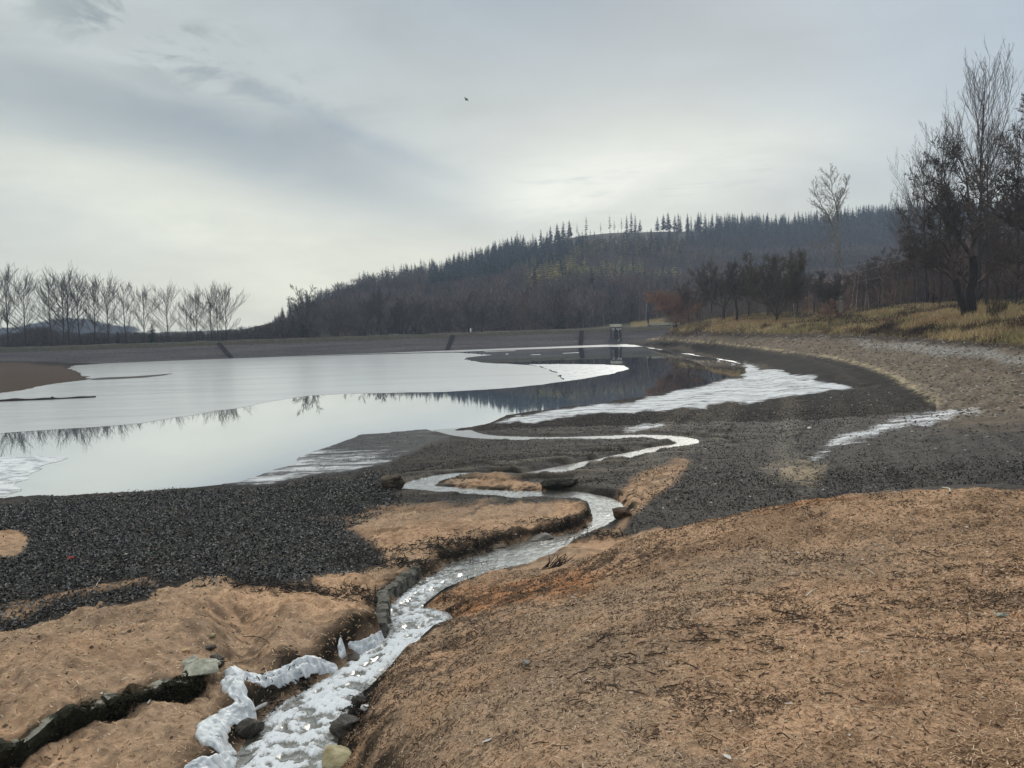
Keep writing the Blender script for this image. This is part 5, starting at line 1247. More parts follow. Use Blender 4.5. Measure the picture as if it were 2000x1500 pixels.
xs, ys = sample_ground(60000, -400, 1250, 3.0, 22, np.maximum(M_left, M_mid), .9, 61, 1.2); n_ = len(xs); cl = fbm(xs * 2.2, ys * 2.2, 451, 4)
dark = rg5.random(n_) < sst(.1, .5, cl) * .8 + .08
cb = np.where(dark[:, None], pick(n_, [(.07, .045, .03), (.13, .085, .055)], [1, 1], 62), pick(n_, [(.54, .37, .23), (.46, .30, .18), (.64, .54, .41)], [4, 4, 1], 63))
Ls = rg5.uniform(.015, .06, n_); Ws = rg5.uniform(.003, .009, n_) * np.interp(np.hypot(xs, ys), [3, 20], [.9, 2.2])
V, Q, CCs = bits(xs, ys, Ls, Ws, cb, 64, .004, .35); tag(obj('chaff', mesh_np('chaff', V, [Q], CCs, False), STRAW), kind='stuff')
# trails of twigs left by the falling water
def trail(pts, n_, spread, seed):
    r = np.random.default_rng(seed); P = np.array([on_ground(u, v)[:2] for u, v in pts]); P = resample(np.concatenate([P, np.zeros((len(P), 1))], 1), 200)[:, :2]
    k = r.integers(0, 199, n_); d_ = P[k + 1] - P[k]; ang = np.arctan2(d_[:, 1], d_[:, 0]) + r.normal(0, .55, n_); p = P[k] + r.normal(0, 1, (n_, 2)) * spread; return p, ang
TRAILS = [([(1135, 1324), (1190, 1300), (1250, 1282), (1306, 1268)], 240, .045), ([(1400, 1232), (1480, 1222), (1560, 1207), (1660, 1180), (1720, 1165)], 260, .05), ([(1330, 1246), (1375, 1240), (1420, 1236)], 260, .09), ([(1480, 1252), (1530, 1260)], 90, .06),
          ([(940, 1200), (1050, 1150), (1150, 1118), (1280, 1082), (1330, 1062)], 700, .10), ([(820, 1330), (900, 1250), (960, 1200)], 420, .14), ([(1700, 1100), (1830, 1085), (1960, 1060), (2010, 1050)], 220, .05), ([(1830, 1190), (1880, 1182), (1960, 1186)], 80, .05), ([(1060, 1290), (1150, 1270), (1200, 1255)], 140, .10), ([(1150, 1345), (1240, 1330), (1340, 1315)], 160, .2),
          ([(1040, 1380), (1200, 1400), (1400, 1390)], 160, .3), ([(1450, 1320), (1700, 1290), (1950, 1280)], 260, .3), ([(1300, 1130), (1600, 1120), (1900, 1110)], 300, .35), ([(1440, 990), (1560, 992), (1700, 985)], 120, .12), ([(1250, 1055), (1400, 1030), (1520, 1010)], 300, .25)]
PL, RL = [], []
for i, (pts, n_, spd) in enumerate(TRAILS):
    p, a = trail(pts, int(n_ * .22), spd * 2.0, 500 + i); r = np.random.default_rng(600 + i)
    for q, an in zip(p, a):
        L = r.uniform(.02, .11); z0 = float(gz(q[0], q[1])) + r.uniform(.002, .01); d_ = np.array([math.cos(an), math.sin(an), r.normal(0, .18)]); md = np.array([q[0], q[1], z0 + .004])
        PL.append(np.array([md - d_ * L / 2, md + r.normal(0, .006, 3), md + d_ * L / 2])); RL.append(np.array([.0035, .004, .002]) * r.uniform(.6, 1.5))
V, Q = tube_mesh((PL, RL), [4] * len(PL)); TWD = simple_mat('wet_twigs', (.035, .024, .017), (.13, .088, .06), 14, .85, 0)
tag(obj('twig_litter', mesh_np('twig_litter', V, [Q]), TWD), kind='stuff')
# black roots and weed hanging on the cut banks
PL, RL = [], []
for i, (u, v, n_, sx_, sy_) in enumerate([(880, 1078, 380, .45, .2), (905, 1062, 260, .4, .2), (830, 1108, 420, .45, .2), (780, 1095, 160, .4, .2), (1100, 1022, 260, .6, .15), (1140, 1030, 200, .35, .15), (1000, 1052, 260, .6, .15), (945, 1072, 200, .4, .15), (742, 1190, 160, .2, .1), (725, 1085, 200, .4, .25), (690, 1095, 160, .4, .25), (1180, 1045, 160, .3, .15), (1120, 945, 200, .5, .3), (600, 1150, 160, .35, .2), (545, 1145, 200, .35, .2), (690, 1150, 120, .3, .15),
                                          (680, 1405, 170, .10, .14), (700, 1370, 120, .08, .12), (560, 1395, 200, .14, .12), (610, 1352, 160, .14, .12), (810, 932, 200, 1.2, .3), (850, 917, 240, 1.6, .25), (930, 903, 240, 2.0, .2), (1010, 893, 240, 2.2, .2), (1090, 888, 200, 2.0, .2), (1170, 880, 160, 1.6, .2), (1240, 886, 120, 1.2, .2), (920, 935, 140, 1.2, .15), (990, 968, 120, .8, .15), (1340, 850, 160, 1.0, .5), (1375, 840, 120, .8, .6), (1210, 935, 140, .8, .4), (1280, 925, 120, .9, .4), (1255, 960, 100, .6, .4), (1700, 928, 220, 1.0, .7), (1760, 935, 160, .8, .5)]):
    c0 = on_ground(u, v); r = np.random.default_rng(700 + i)
    for k in range(n_):
        q = c0[:2] + r.normal(0, 1, 2) * [sx_, sy_]; z0 = float(gz(q[0], q[1])) + abs(r.normal(0, .025)); L = r.uniform(.05, .2) * (1 if v < 1250 else .5); d_ = unit(r.normal(0, 1, 3) * [1, 1, .45]); md = np.array([q[0], q[1], z0])
        PL.append(np.array([md - d_ * L / 2, md + r.normal(0, .012, 3), md + d_ * L / 2])); RL.append(np.array([.005, .006, .003]) * r.uniform(.6, 1.6))
V, Q = tube_mesh((PL, RL), [3] * len(PL)); tag(obj('root_tangle', mesh_np('root_tangle', V, [Q]), simple_mat('black_roots', (.010, .009, .008), (.035, .028, .022), 6, .7, 0)), kind='stuff')
# grit and small stones of the dried bed and the bank
def pebbles(n_, u0, u1, r0, r1, mask, s0, s1, pal, w_, name, seed, power=1.2):
    x_, y_ = sample_ground(n_, u0, u1, r0, r1, mask, .9, seed, power); n_ = len(x_); r = np.random.default_rng(seed + 1)
    O = np.array([[1, 0, 0], [0, 1, 0], [-1, 0, 0], [0, -1, 0], [.2, .1, .62], [0, 0, -.4]], float); s_ = (s0 + (s1 - s0) * r.random(n_) ** 3) * np.interp(np.hypot(x_, y_), [r0, r1], [.7, 1.3]); a = r.uniform(0, 6.28, n_)
    J = O[None] * r.uniform(.6, 1.3, (n_, 6, 3)); c_, sn_ = np.cos(a)[:, None], np.sin(a)[:, None]
    Xp = (J[..., 0] * c_ - J[..., 1] * sn_) * s_[:, None] + x_[:, None]; Yp = (J[..., 0] * sn_ + J[..., 1] * c_) * s_[:, None] + y_[:, None]; Zp = J[..., 2] * s_[:, None] + gz(x_, y_)[:, None] + s_[:, None] * .1
    V = np.stack([Xp, Yp, Zp], -1).reshape(-1, 3); k = np.arange(n_)[:, None] * 6
    T_ = np.concatenate([k + [0, 1, 4], k + [1, 2, 4], k + [2, 3, 4], k + [3, 0, 4]], 0)
    tag(obj(name, mesh_np(name, V, [T_], np.repeat(pick(n_, pal, w_, seed + 2), 6, 0), False), col_mat(name, .9, .15)), kind='stuff')
dryflat = np.where(front & (UU > 1180) & (M_right < .2) & (M_frostR < .5), 1.0, 0) * (1 - M_grass)
pebbles(26000, 1180, 2250, 13, 60, dryflat * (1 - M_beach), .008, .06, [(.06, .056, .05), (.15, .14, .125), (.45, .43, .39), (.025, .025, .025)], [4, 1.5, .4, 3], 'grit', 801, 1.1)
pebbles(60000, 1250, 2300, 38, 140, M_beach * (1 - .6 * M_line), .03, .17, [(.20, .17, .135), (.30, .275, .24), (.11, .088, .07), (.42, .39, .34)], [4, 2, 4, .7], 'gravel', 811, 1.1)
pebbles(2600, -300, 1200, 3.2, 16, M_left, .006, .03, [(.32, .24, .16), (.5, .44, .34), (.09, .07, .05)], [3, 1, 2], 'sand_pebbles', 821, 1.2)
pebbles(1800, 700, 2300, 2.2, 12, M_right, .004, .022, [(.30, .22, .15), (.6, .55, .48), (.07, .05, .04)], [3, .6, 2], 'mound_pebbles', 831, 1.2)

# ------------------------------------------------------------------ ice, kerb, stones near the stream
m, t, b = material('stream_ice')
wp = world_pos(t); nn_ = t.noise(wp, 14, 5, .6)
t.put(b.inputs['Base Color'], t.ramp(nn_, [(.34, (.40, .44, .47)), (.52, (.66, .69, .71)), (.70, (.82, .84, .85))]))
b.inputs['Roughness'].default_value = .36; b.inputs['Specular IOR Level'].default_value = .4; b.inputs['IOR'].default_value = 1.31
b.inputs['Subsurface Weight'].default_value = .6; b.inputs['Subsurface Radius'].default_value = (.04, .05, .06); b.inputs['Subsurface Scale'].default_value = .4
b.inputs['Coat Weight'].default_value = .15; b.inputs['Coat Roughness'].default_value = .25
t.put(b.inputs['Normal'], t.bump(t.noise(t.mapping(wp, (1, 1, .35)), 30, 5, .65), .4, .014)); ICEC = m
def ico(sub=2):
    bm = bmesh.new(); bmesh.ops.create_icosphere(bm, subdivisions=sub, radius=1.0); V = np.array([v.co[:] for v in bm.verts]); Q = np.array([[v.index for v in f.verts] for f in bm.faces]); bm.free(); return V, Q
ICO2 = ico(2); ICO3 = ico(3); ICO4 = ico(4)
def noise3(V, s, seed):
    return fbm(V[:, 0] * s + V[:, 2] * s * .7, V[:, 1] * s - V[:, 2] * s * .6, seed, 4)
def ice_crust(name, label, paths, seed, group=None):
    """a glazed shelf of ice draped over the bank edge: feathered on the land side, hanging in teeth on the water side"""
    Vs, Qs, off, c00 = [], [], 0, None
    for pi_, pts in enumerate(paths):
        P = np.array([[*on_ground(u, v), rad] for u, v, rad in pts]); P = catmull(P, 6); L = np.linalg.norm(np.diff(P[:, :2], axis=0), axis=1).sum(); n_ = int(L / .0065); P = resample(P, n_)
        tg_ = np.gradient(P[:, :2], axis=0); k_ = 41; ker = np.hanning(k_) / np.hanning(k_).sum(); tg_ = np.stack([np.convolve(np.pad(tg_[:, q], k_ // 2, mode='edge'), ker, 'valid') for q in (0, 1)], 1); tg_ /= np.linalg.norm(tg_, axis=1)[:, None]
        nr = np.stack([tg_[:, 1], -tg_[:, 0]], 1); s_ = np.arange(n_) * .0065; sd_ = seed + pi_ * 31
        a_, _, _ = stream_near(P[:, 0] + nr[:, 0] * .15, P[:, 1] + nr[:, 1] * .15); b_, _, _ = stream_near(P[:, 0] - nr[:, 0] * .15, P[:, 1] - nr[:, 1] * .15)
        if np.mean(a_ - b_) > 0: nr = -nr
        endf = np.clip(np.minimum(s_, s_[-1] - s_) / .10, 0, 1) ** .5
        lo = fbm(s_ * 5.5, s_ * 0, sd_, 3); hi_ = fbm(s_ * 26, s_ * 0 + 4, sd_ + 3, 3); tooth = np.maximum(0, vn(s_ * 17, s_ * 0 + 9, sd_ + 5)) ** 1.3
        W_ = P[:, 3] * (1.15 + .40 * lo) * (.25 + .75 * endf); T_ = (.042 + .026 * lo) * (.3 + .7 * endf)
        tt_ = np.concatenate([np.linspace(-1, 1, 26)]); zc = np.convolve(np.pad(P[:, 2], 15, mode='edge'), np.ones(31) / 31, 'valid'); R_t, R_b = [], []
        for t_ in tt_:
            land = np.clip(-t_, 0, 1); wat = np.clip(t_, 0, 1); w_ = W_ * (1 + .16 * hi_ * land ** 2 + .18 * tooth * wat); off_ = t_ * w_; x_ = P[:, 0] + nr[:, 0] * off_; y_ = P[:, 1] + nr[:, 1] * off_; g_ = gz(x_, y_)
            dome = np.sqrt(max(0, 1 - abs(t_) ** 3.2)); lump = fbm(s_ * 9 + 3, s_ * 0 + t_ * 1.6, sd_ + 11, 4) * .028 * dome + np.abs(fbm(s_ * 20, s_ * 0 + t_ * 2.2, sd_ + 17, 2)) * -.012 * dome
            base = np.where(t_ > .25, np.maximum(g_, zc - (.02 + .13 * np.clip((t_ - .25) / .75, 0, 1) ** 1.6 * (.45 + .9 * tooth))), np.clip(g_, zc - .05, zc + .035)); top = base + T_ * dome + lump
            R_t.append(np.stack([x_, y_, top], -1)); R_b.append(np.stack([x_, y_, np.minimum(base - .012, top - .010)], -1))
        V = np.stack(R_t + R_b[::-1], 1); k = V.shape[1]; ix = np.arange(n_ - 1)[:, None] * k; a = ix + np.arange(k)[None]; b_ = ix + ((np.arange(k) + 1) % k)[None]
        Q = np.stack([a, b_, b_ + k, a + k], -1).reshape(-1, 4)
        if c00 is None: c00 = V[0, 0].copy()
        Vs.append(V.reshape(-1, 3)); Qs.append(Q + off); off += n_ * k
    me = mesh_np(name, np.concatenate(Vs) - c00, [np.concatenate(Qs)]); bm = bmesh.new(); bm.from_mesh(me); bmesh.ops.recalc_face_normals(bm, faces=bm.faces); bm.to_mesh(me); bm.free()
    for q_ in me.polygons: q_.use_smooth = True
    return tag(obj(name, me, ICEC, None, tuple(c00)), label, 'ice', group)
ice_crust('ice_crust', 'large lumpy white ice crust bending along the stream bank below the kerb', [[(440, 1312, 0.067), (480, 1324, 0.074), (530, 1325, 0.067), (562, 1312, 0.063), (598, 1298, 0.063), (630, 1298, 0.059), (660, 1308, 0.044)], [(448, 1322, 0.074), (462, 1350, 0.081), (476, 1378, 0.089), (462, 1392, 0.081), (438, 1402, 0.089), (418, 1420, 0.096), (412, 1442, 0.089), (430, 1458, 0.089), (455, 1462, 0.067)]], 901)
ice_crust('ice_crust', 'small white ice lump higher up the bank beside the sandy ridge', [[(664, 1248, 0.027), (668, 1268, 0.037), (664, 1284, 0.032)], [(680, 1262, 0.027), (705, 1264, 0.037), (728, 1252, 0.037), (748, 1244, 0.032)]], 902)
ice_crust('ice_crust', 'thin grey ice shelf at the very bottom beside the foaming water', [[(360, 1508, 0.044), (400, 1498, 0.052), (440, 1490, 0.052), (466, 1482, 0.044)]], 903)
a = on_ground(492, 1402) + [0, 0, .06]; c_ = on_ground(516, 1384) + [.02, 0, .05]; V, Q = tube_mesh(([np.array([a, (a + c_) / 2 + [0, 0, .004], c_])], [np.array([.012, .017, .016])]), [9])
m, t, b = material('clear_ice'); b.inputs['Transmission Weight'].default_value = .7; b.inputs['Roughness'].default_value = .15; b.inputs['IOR'].default_value = 1.31; b.inputs['Base Color'].default_value = (.85, .88, .9, 1)
o = obj('icicle', mesh_np('icicle', V - a, [Q]), m, None, tuple(a)); tag(o, 'fallen clear icicle lying against the large ice crust', 'icicle')

# stone kerb of the old channel
m, t, b = material('mossy_stone'); wp = world_pos(t); n1 = t.noise(wp, 3.2, 6, .7); n2 = t.noise(wp, 22, 5, .7)
g = t.node('ShaderNodeNewGeometry'); sp_ = t.node('ShaderNodeSeparateXYZ'); t.put(sp_.inputs[0], g.outputs['Normal'])
c = t.ramp(n2, [(.3, (.012, .013, .008)), (.6, (.035, .034, .02)), (.8, (.07, .062, .04))])
top = t.m('MULTIPLY', t.mr(sp_.outputs[2], .75, .95), t.mr(n1, .44, .56))
c = t.mix(top, c, t.mix(n2, (.20, .19, .15), (.42, .41, .35)))
t.put(b.inputs['Base Color'], c); b.inputs['Roughness'].default_value = .9; b.inputs['Specular IOR Level'].default_value = .2; t.put(b.inputs['Normal'], t.bump(n2, .7, .03)); MOSS = m
def kerb(name, label, cat, pts, hi, lo, width, mat, seed, joint=.55, side=1.0, step=.02):
    """an irregular run of old stones along a line: top at hi, face down to lo (heights per point)"""
    P = np.concatenate([np.asarray(pts)[:, :2], np.asarray(hi)[:, None], np.asarray(lo)[:, None]], 1); L = np.linalg.norm(np.diff(P[:, :2], axis=0), axis=1).sum(); n_ = int(L / step); P = resample(P, n_)
    tg_ = np.gradient(P[:, :2], axis=0); tg_ /= np.linalg.norm(tg_, axis=1)[:, None]; nr = np.stack([-tg_[:, 1], tg_[:, 0]], 1) * side; s_ = np.arange(n_) * step
    cellj = np.cumsum(np.random.default_rng(seed).uniform(joint * .5, joint * 1.5, int(L / joint * 2) + 3)); ci_ = np.searchsorted(cellj, s_); jt = np.exp(-(np.min(np.abs(s_[:, None] - cellj[None]), 1) / .02) ** 2)
    rr2 = np.random.default_rng(seed + 1); ho = rr2.normal(0, .018, 500)[ci_]; fo = rr2.normal(0, .02, 500)[ci_]
    prof = [(0, 0.0), (0.0, .3), (-.01, .65), (-.006, .9), (.012, 1.0), (width * .5, 1.02), (width, 1.0), (width + .02, .6)]; R = []
    for j, (o_, hh_) in enumerate(prof):
        nzv = fbm(s_ * 6 + j * 3.1, s_ * 0 + j * 7.7, seed + 5, 4); off = o_ + fo + nzv * .035 + jt * .02; zz2 = P[:, 3] + (P[:, 2] + ho * 1.3 - jt * .02 + nzv * .02 - P[:, 3]) * hh_
        R.append(np.stack([P[:, 0] + nr[:, 0] * off, P[:, 1] + nr[:, 1] * off, zz2], -1))
    V = np.stack(R, 1); k = len(prof); ix = np.arange(n_ - 1)[:, None] * k + np.arange(k - 1)[None]; Q = np.stack([ix, ix + 1, ix + k + 1, ix + k], -1).reshape(-1, 4)
    if side < 0: Q = Q[:, ::-1]
    base = V[n_ // 2, 0].copy(); cap = [np.arange(k)[None], np.arange(k)[None] + (n_ - 1) * k]
    return tag(obj(name, mesh_np(name, V.reshape(-1, 3) - base, [Q, cap[0], cap[1][:, ::-1]], None, False), mat, None, tuple(base)), label, cat)
nrm2 = np.array([-kt[1], kt[0]])
KQ = resample(KERB, 14)
hiK = np.array([float(gz(*(p[:2] + nrm2 * .22))) for p in KQ]) + .015; loK = np.array([float(min(gz(*(p[:2] - nrm2 * .16)), gz(*(p[:2] - nrm2 * .06)))) for p in KQ]) - .06
hiK = np.maximum(hiK, loK + .09) - .03
kb = kerb('stone_kerb', 'long dark mossy stone kerb of an old side channel cutting across the sand', 'kerb', KQ - np.array([*(nrm2 * .05), 0]), hiK, loK, .13, MOSS, 911, .34)
mv = []; rk = np.random.default_rng(77)
for k in range(2600):
    f = rk.random() * 12.99; i_ = int(f); q = KQ[i_] + (KQ[i_ + 1] - KQ[i_]) * (f - i_); hh0, ll0 = hiK[i_], loK[i_]
    mv.append([q[0] - nrm2[0] * (.06 + rk.normal(0, .02)), q[1] - nrm2[1] * (.06 + rk.normal(0, .02)), ll0 + (hh0 - ll0) * min(1.08, rk.random() ** .7 * 1.1)])
lv, lq = leaf_cloud(np.array(mv), .017, 78); mo = obj('moss', mesh_np('moss', lv - np.array(kb.location), [lq], None, False), simple_mat('dark_moss', (.010, .011, .006), (.035, .034, .018), 20, .9, 0), kb)
WALLM = simple_mat('grey_masonry', (.035, .034, .028), (.16, .155, .13), 9, .85, .8, .03, (1, 1, 1.6))
WLp = catmull(np.array([SL[8] + [-.04, 0, 0], SL[9] + [-.06, 0, 0], SL[10] + [-.05, 0, 0], SL[11] + [-.05, 0, 0], SL[12] + [-.02, .1, 0]]), 4)
kerb('channel_wall', 'low grey masonry wall lining the stream where it narrows by the sand spit', 'wall', WLp, WLp[:, 2] + .24, WLp[:, 2] - .15, .16, WALLM, 921, .28)

def rock(name, label, u, v, size, seed, mat, cat='stone', flat=.6, sub=None, rough=.28, rz=None, sink=.25, group=None, at=None):
    r = np.random.default_rng(seed * 13 + 1); bm = bmesh.new()
    for k in range(26):
        q = r.normal(0, 1, 3); q /= np.abs(q).max() ** .75 * np.linalg.norm(q) ** .25; bm.verts.new(q * r.uniform(.78, 1.0) * [1, 1, 1])
    bmesh.ops.convex_hull(bm, input=bm.verts)
    bmesh.ops.delete(bm, geom=[q for q in bm.verts if not q.link_faces], context='VERTS')
    bmesh.ops.bevel(bm, geom=list(bm.edges), offset=.07, segments=1, affect='EDGES')
    bmesh.ops.triangulate(bm, faces=list(bm.faces)); bmesh.ops.subdivide_edges(bm, edges=list(bm.edges), cuts=3, use_grid_fill=True); bmesh.ops.triangulate(bm, faces=list(bm.faces))
    bm.verts.ensure_lookup_table(); V = np.array([q.co[:] for q in bm.verts]); Q = np.array([[q.index for q in f.verts] for f in bm.faces]); bm.free()
    V = V * (1 + rough * .45 * noise3(V + seed * 3.7, 1.6, seed) + rough * .30 * noise3(V + seed, 5.0, seed + 3))[:, None] * np.array(size) * .5
    rz = seed * 1.1 if rz is None else rz; c_, s_ = math.cos(rz), math.sin(rz); V = V @ np.array([[c_, s_, 0], [-s_, c_, 0], [0, 0, 1]])
    tx_, ty_ = r.normal(0, .12, 2); V[:, 2] += V[:, 0] * tx_ + V[:, 1] * ty_
    p = on_ground(u, v) if at is None else np.array(at); p[2] += size[2] * (.5 - sink)
    return tag(obj(name, mesh_np(name, V, [Q], None, False), mat, None, tuple(p)), label, cat, group)
PALE = simple_mat('pale_lichen_stone', (.20, .20, .16), (.46, .46, .38), 12, .9, .6, .02)
YEL = simple_mat('yellow_stone', (.26, .22, .12), (.47, .42, .27), 9, .9, .8, .03)
BLK = simple_mat('wet_black_rock', (.012, .010, .008), (.065, .050, .036), 10, .45, .8, .04, spec=.5)
TANS = simple_mat('tan_stone', (.30, .20, .11), (.48, .35, .2), 10, .9, .5, .02)
GRYS = simple_mat('grey_stone', (.13, .13, .125), (.30, .30, .29), 12, .85, .5, .02)
rock('stone_block', 'yellowish stone block at the very bottom edge beside the foam', 668, 1488, (.34, .30, .16), 3, YEL, flat=.9, rough=.12, rz=.2, sink=.3)
rock('stone_slab', 'pale lichen grey slab on top of the kerb end', 390, 1312, (.36, .24, .09), 5, PALE, rough=.14, rz=.5, sink=.1)
rock('stone_slab', 'flat pale slab resting behind the slab on the kerb end', 402, 1298, (.30, .20, .07), 6, PALE, rough=.14, rz=.2, sink=.2)
rock('stone_slab', 'tilted grey green slab at the head of the kerb', 372, 1300, (.22, .18, .10), 7, PALE, rough=.2, rz=.9, sink=.2)
rock('black_stone', 'black stone beside the pale slabs, next to the ice crust', 424, 1297, (.17, .15, .14), 8, BLK, rough=.3)
rock('black_stone', 'smaller black stone in the gully above the slabs', 412, 1268, (.14, .11, .07), 9, BLK, rough=.3)
rock('yellow_stone', 'cream yellow stone highest in the sandy gully', 417, 1243, (.10, .08, .05), 10, YEL)
rock('yellow_stone', 'hollow looking brown yellow stone in the gully before the slabs', 362, 1273, (.14, .11, .06), 11, TANS)
rock('black_rock', 'large wet black rock jutting into the foam under the near mound', 676, 1426, (.25, .28, .17), 12, BLK, rough=.35, sub=ICO4)
rock('black_rock', 'smaller wet black rock upstream of the large one', 704, 1372, (.15, .18, .10), 13, BLK, rough=.35)
rock('white_stone', 'white frosted stone lying on the large black rock', 714, 1384, (.10, .08, .06), 14, simple_mat('frosted_stone', (.45, .45, .44), (.7, .7, .7), 20, .7, .3, .01))
rock('black_rock', 'wet black rock under the end of the large ice crust', 486, 1430, (.26, .22, .16), 15, BLK, rough=.35)
rock('black_rock', 'dark wet rock below the small ice lump', 690, 1292, (.24, .18, .14), 16, BLK, rough=.35)
rock('grey_boulder', 'pale grey brown boulder where the masonry wall meets the ice', 752, 1228, (.16, .14, .12), 17, GRYS, rough=.2)
rock('tan_boulder', 'smooth tan lump of sand rock at the water edge under the mound', 812, 1252, (.52, .40, .20), 18, TANS, rough=.15, sub=ICO4)
rock('grey_stone', 'rounded grey stone lying on the mound slope', 1030, 1297, (.07, .055, .045), 19, GRYS, rough=.15)
rock('white_stone', 'pale split stone far along the mound among dark bits', 1958, 1204, (.09, .06, .04), 20, PALE)
rock('brown_rock', 'dark rock islet in the bright middle reach, larger of two', 1050, 1057, (1.0, .32, .14), 21, BLK, rough=.3, rz=.35, sub=ICO4)
rock('brown_rock', 'flat brown islet just below the larger islet', 1030, 1068, (.6, .22, .09), 22, simple_mat('brown_mud_rock', (.07, .05, .032), (.16, .12, .08), 7, .8, .5, .03), rough=.25, rz=.3)
rock('brown_rock', 'low brown mud lump between islet and root tangle', 968, 1070, (.5, .2, .08), 23, simple_mat('brown_mud_lump', (.08, .06, .04), (.15, .11, .075), 7, .8, .5, .03), rough=.25, rz=.3)
rock('tan_rock', 'small tan stone standing in the stream bend', 1164, 990, (.22, .18, .16), 24, TANS)
rock('brown_rock', 'brown undercut rock at the outer side of the stream bend', 1214, 1008, (.5, .4, .3), 25, simple_mat('red_brown_rock', (.05, .03, .02), (.11, .07, .045), 6, .8, .5, .03), rough=.25)
rock('mud_hump', 'dark grassy mud hump beside the red scrap on the bar', 1095, 950, (1.3, .7, .35), 26, simple_mat('hump_mud', (.022, .022, .018), (.06, .055, .045), 6, .85, .8, .05), rough=.3, sub=ICO4)
rock('black_clod', 'black clod of mud lying on the leaf litter', 184, 1041, (.42, .22, .16), 27, BLK, rough=.35)
rock('mud_block', 'collapsed dark block of bank hanging over the first meander pool', 770, 948, (1.4, .9, .5), 28, simple_mat('bank_block', (.04, .032, .024), (.11, .085, .06), 3, .9, .8, .06), rough=.3, sub=ICO4)
rock('white_stone', 'white pebble alone on the dark flat before the frost streak', 1580, 838, (.22, .18, .14), 29, simple_mat('white_pebble', (.6, .6, .58), (.8, .8, .78), 9, .8, 0))

# scraps of rubbish
def scrap(name, label, u, v, size, colr_, seed, cat='litter'):
    r = np.random.default_rng(seed); g_ = np.linspace(-.5, .5, 9); GX, GY = np.meshgrid(g_, g_, indexing='ij')
    Zs_ = fbm(GX * 3 + seed, GY * 3, seed, 3) * .35 + .2 - .25 * (GX ** 2 + GY ** 2); V = np.stack([GX * size[0] + Zs_ * .05, GY * size[1], (Zs_ + .12) * size[2]], -1).reshape(-1, 3); ix = np.arange(8)[:, None] * 9 + np.arange(8)[None]
    m = simple_mat(name, tuple(q * .8 for q in colr_), colr_, 20, .45, .2, .01); p = on_ground(u, v); o = obj(name, mesh_np(name, V, [np.stack([ix, ix + 9, ix + 10, ix + 1], -1).reshape(-1, 4)], None, False), m, None, tuple(p)); o.rotation_euler = (0, 0, seed)
    sol = o.modifiers.new('sheet', 'SOLIDIFY'); sol.thickness = .006; return tag(o, label, cat)
scrap('red_scrap', 'crumpled red plastic scrap on the black leaf litter', 136, 1091, (.16, .10, .09), (.45, .012, .015), 31)
scrap('white_scrap', 'small cream white scrap on the black leaf litter', 245, 1084, (.12, .10, .08), (.70, .66, .55), 32)
scrap('green_scrap', 'thin green plastic strip on the black leaf litter', 294, 1081, (.20, .07, .05), (.03, .22, .12), 33)
scrap('red_scrap', 'red scrap caught on the mud hump by the meander', 1108, 940, (.30, .2, .16), (.42, .03, .03), 34)
PLF = simple_mat('pale_leaf', (.45, .42, .38), (.66, .63, .60), 30, .8, 0)
def pale_leaf(u, v, L, seed, label):
    p = on_ground(u, v) + [0, 0, .008]; r = np.random.default_rng(seed); n_ = 7; V = []
    for i in range(n_):
        f = i / (n_ - 1); w_ = L * .32 * math.sin(PI * (.08 + .87 * f)) ** .8
        V += [[(f - .5) * L, -w_ / 2, .25 * L * (f - .4) ** 2 + w_ * .3], [(f - .5) * L, 0, .25 * L * (f - .4) ** 2], [(f - .5) * L, w_ / 2, .25 * L * (f - .4) ** 2 + w_ * .3]]
    ix = np.arange(n_ - 1)[:, None] * 3 + np.arange(2)[None]; o = obj('dry_leaf', mesh_np('dry_leaf', np.array(V), [np.stack([ix, ix + 3, ix + 4, ix + 1], -1).reshape(-1, 4)]), PLF, None, tuple(p)); o.rotation_euler = (r.normal(0, .25), r.normal(0, .25), r.uniform(0, 6.28)); tag(o, label, 'leaf')
for i, (u, v, L, lab) in enumerate([(1075, 1338, .055, 'pale curled leaf below the end of the longest twig trail'), (1143, 1330, .045, 'pale leaf at the lower end of the longest twig trail'), (1420, 1183, .06, 'pale flat leaf above the dark twig heap'), (1556, 1215, .045, 'white leaf in the elbow of the bent dark twig'), (1102, 1244, .045, 'small pale leaf on the orange strip of the mound, nearer the stream'),
                                    (1133, 1252, .04, 'small pale leaf on the orange strip of the mound, beside another pale leaf'), (1421, 1483, .075, 'long pale leaf nearest the viewer on the mound'), (1120, 1168, .06, 'white leaf on the dark debris band'), (952, 1450, .06, 'grey white leaf low on the mound near the stream'), (1668, 1388, .04, 'tiny white leaf in the middle of the mound'), (1540, 1378, .05, 'pale leaf between the bent twig and the lowest leaves'), (292, 1372, .06, 'upright pale flake in front of the kerb')]): pale_leaf(u, v, L, 40 + i, lab)
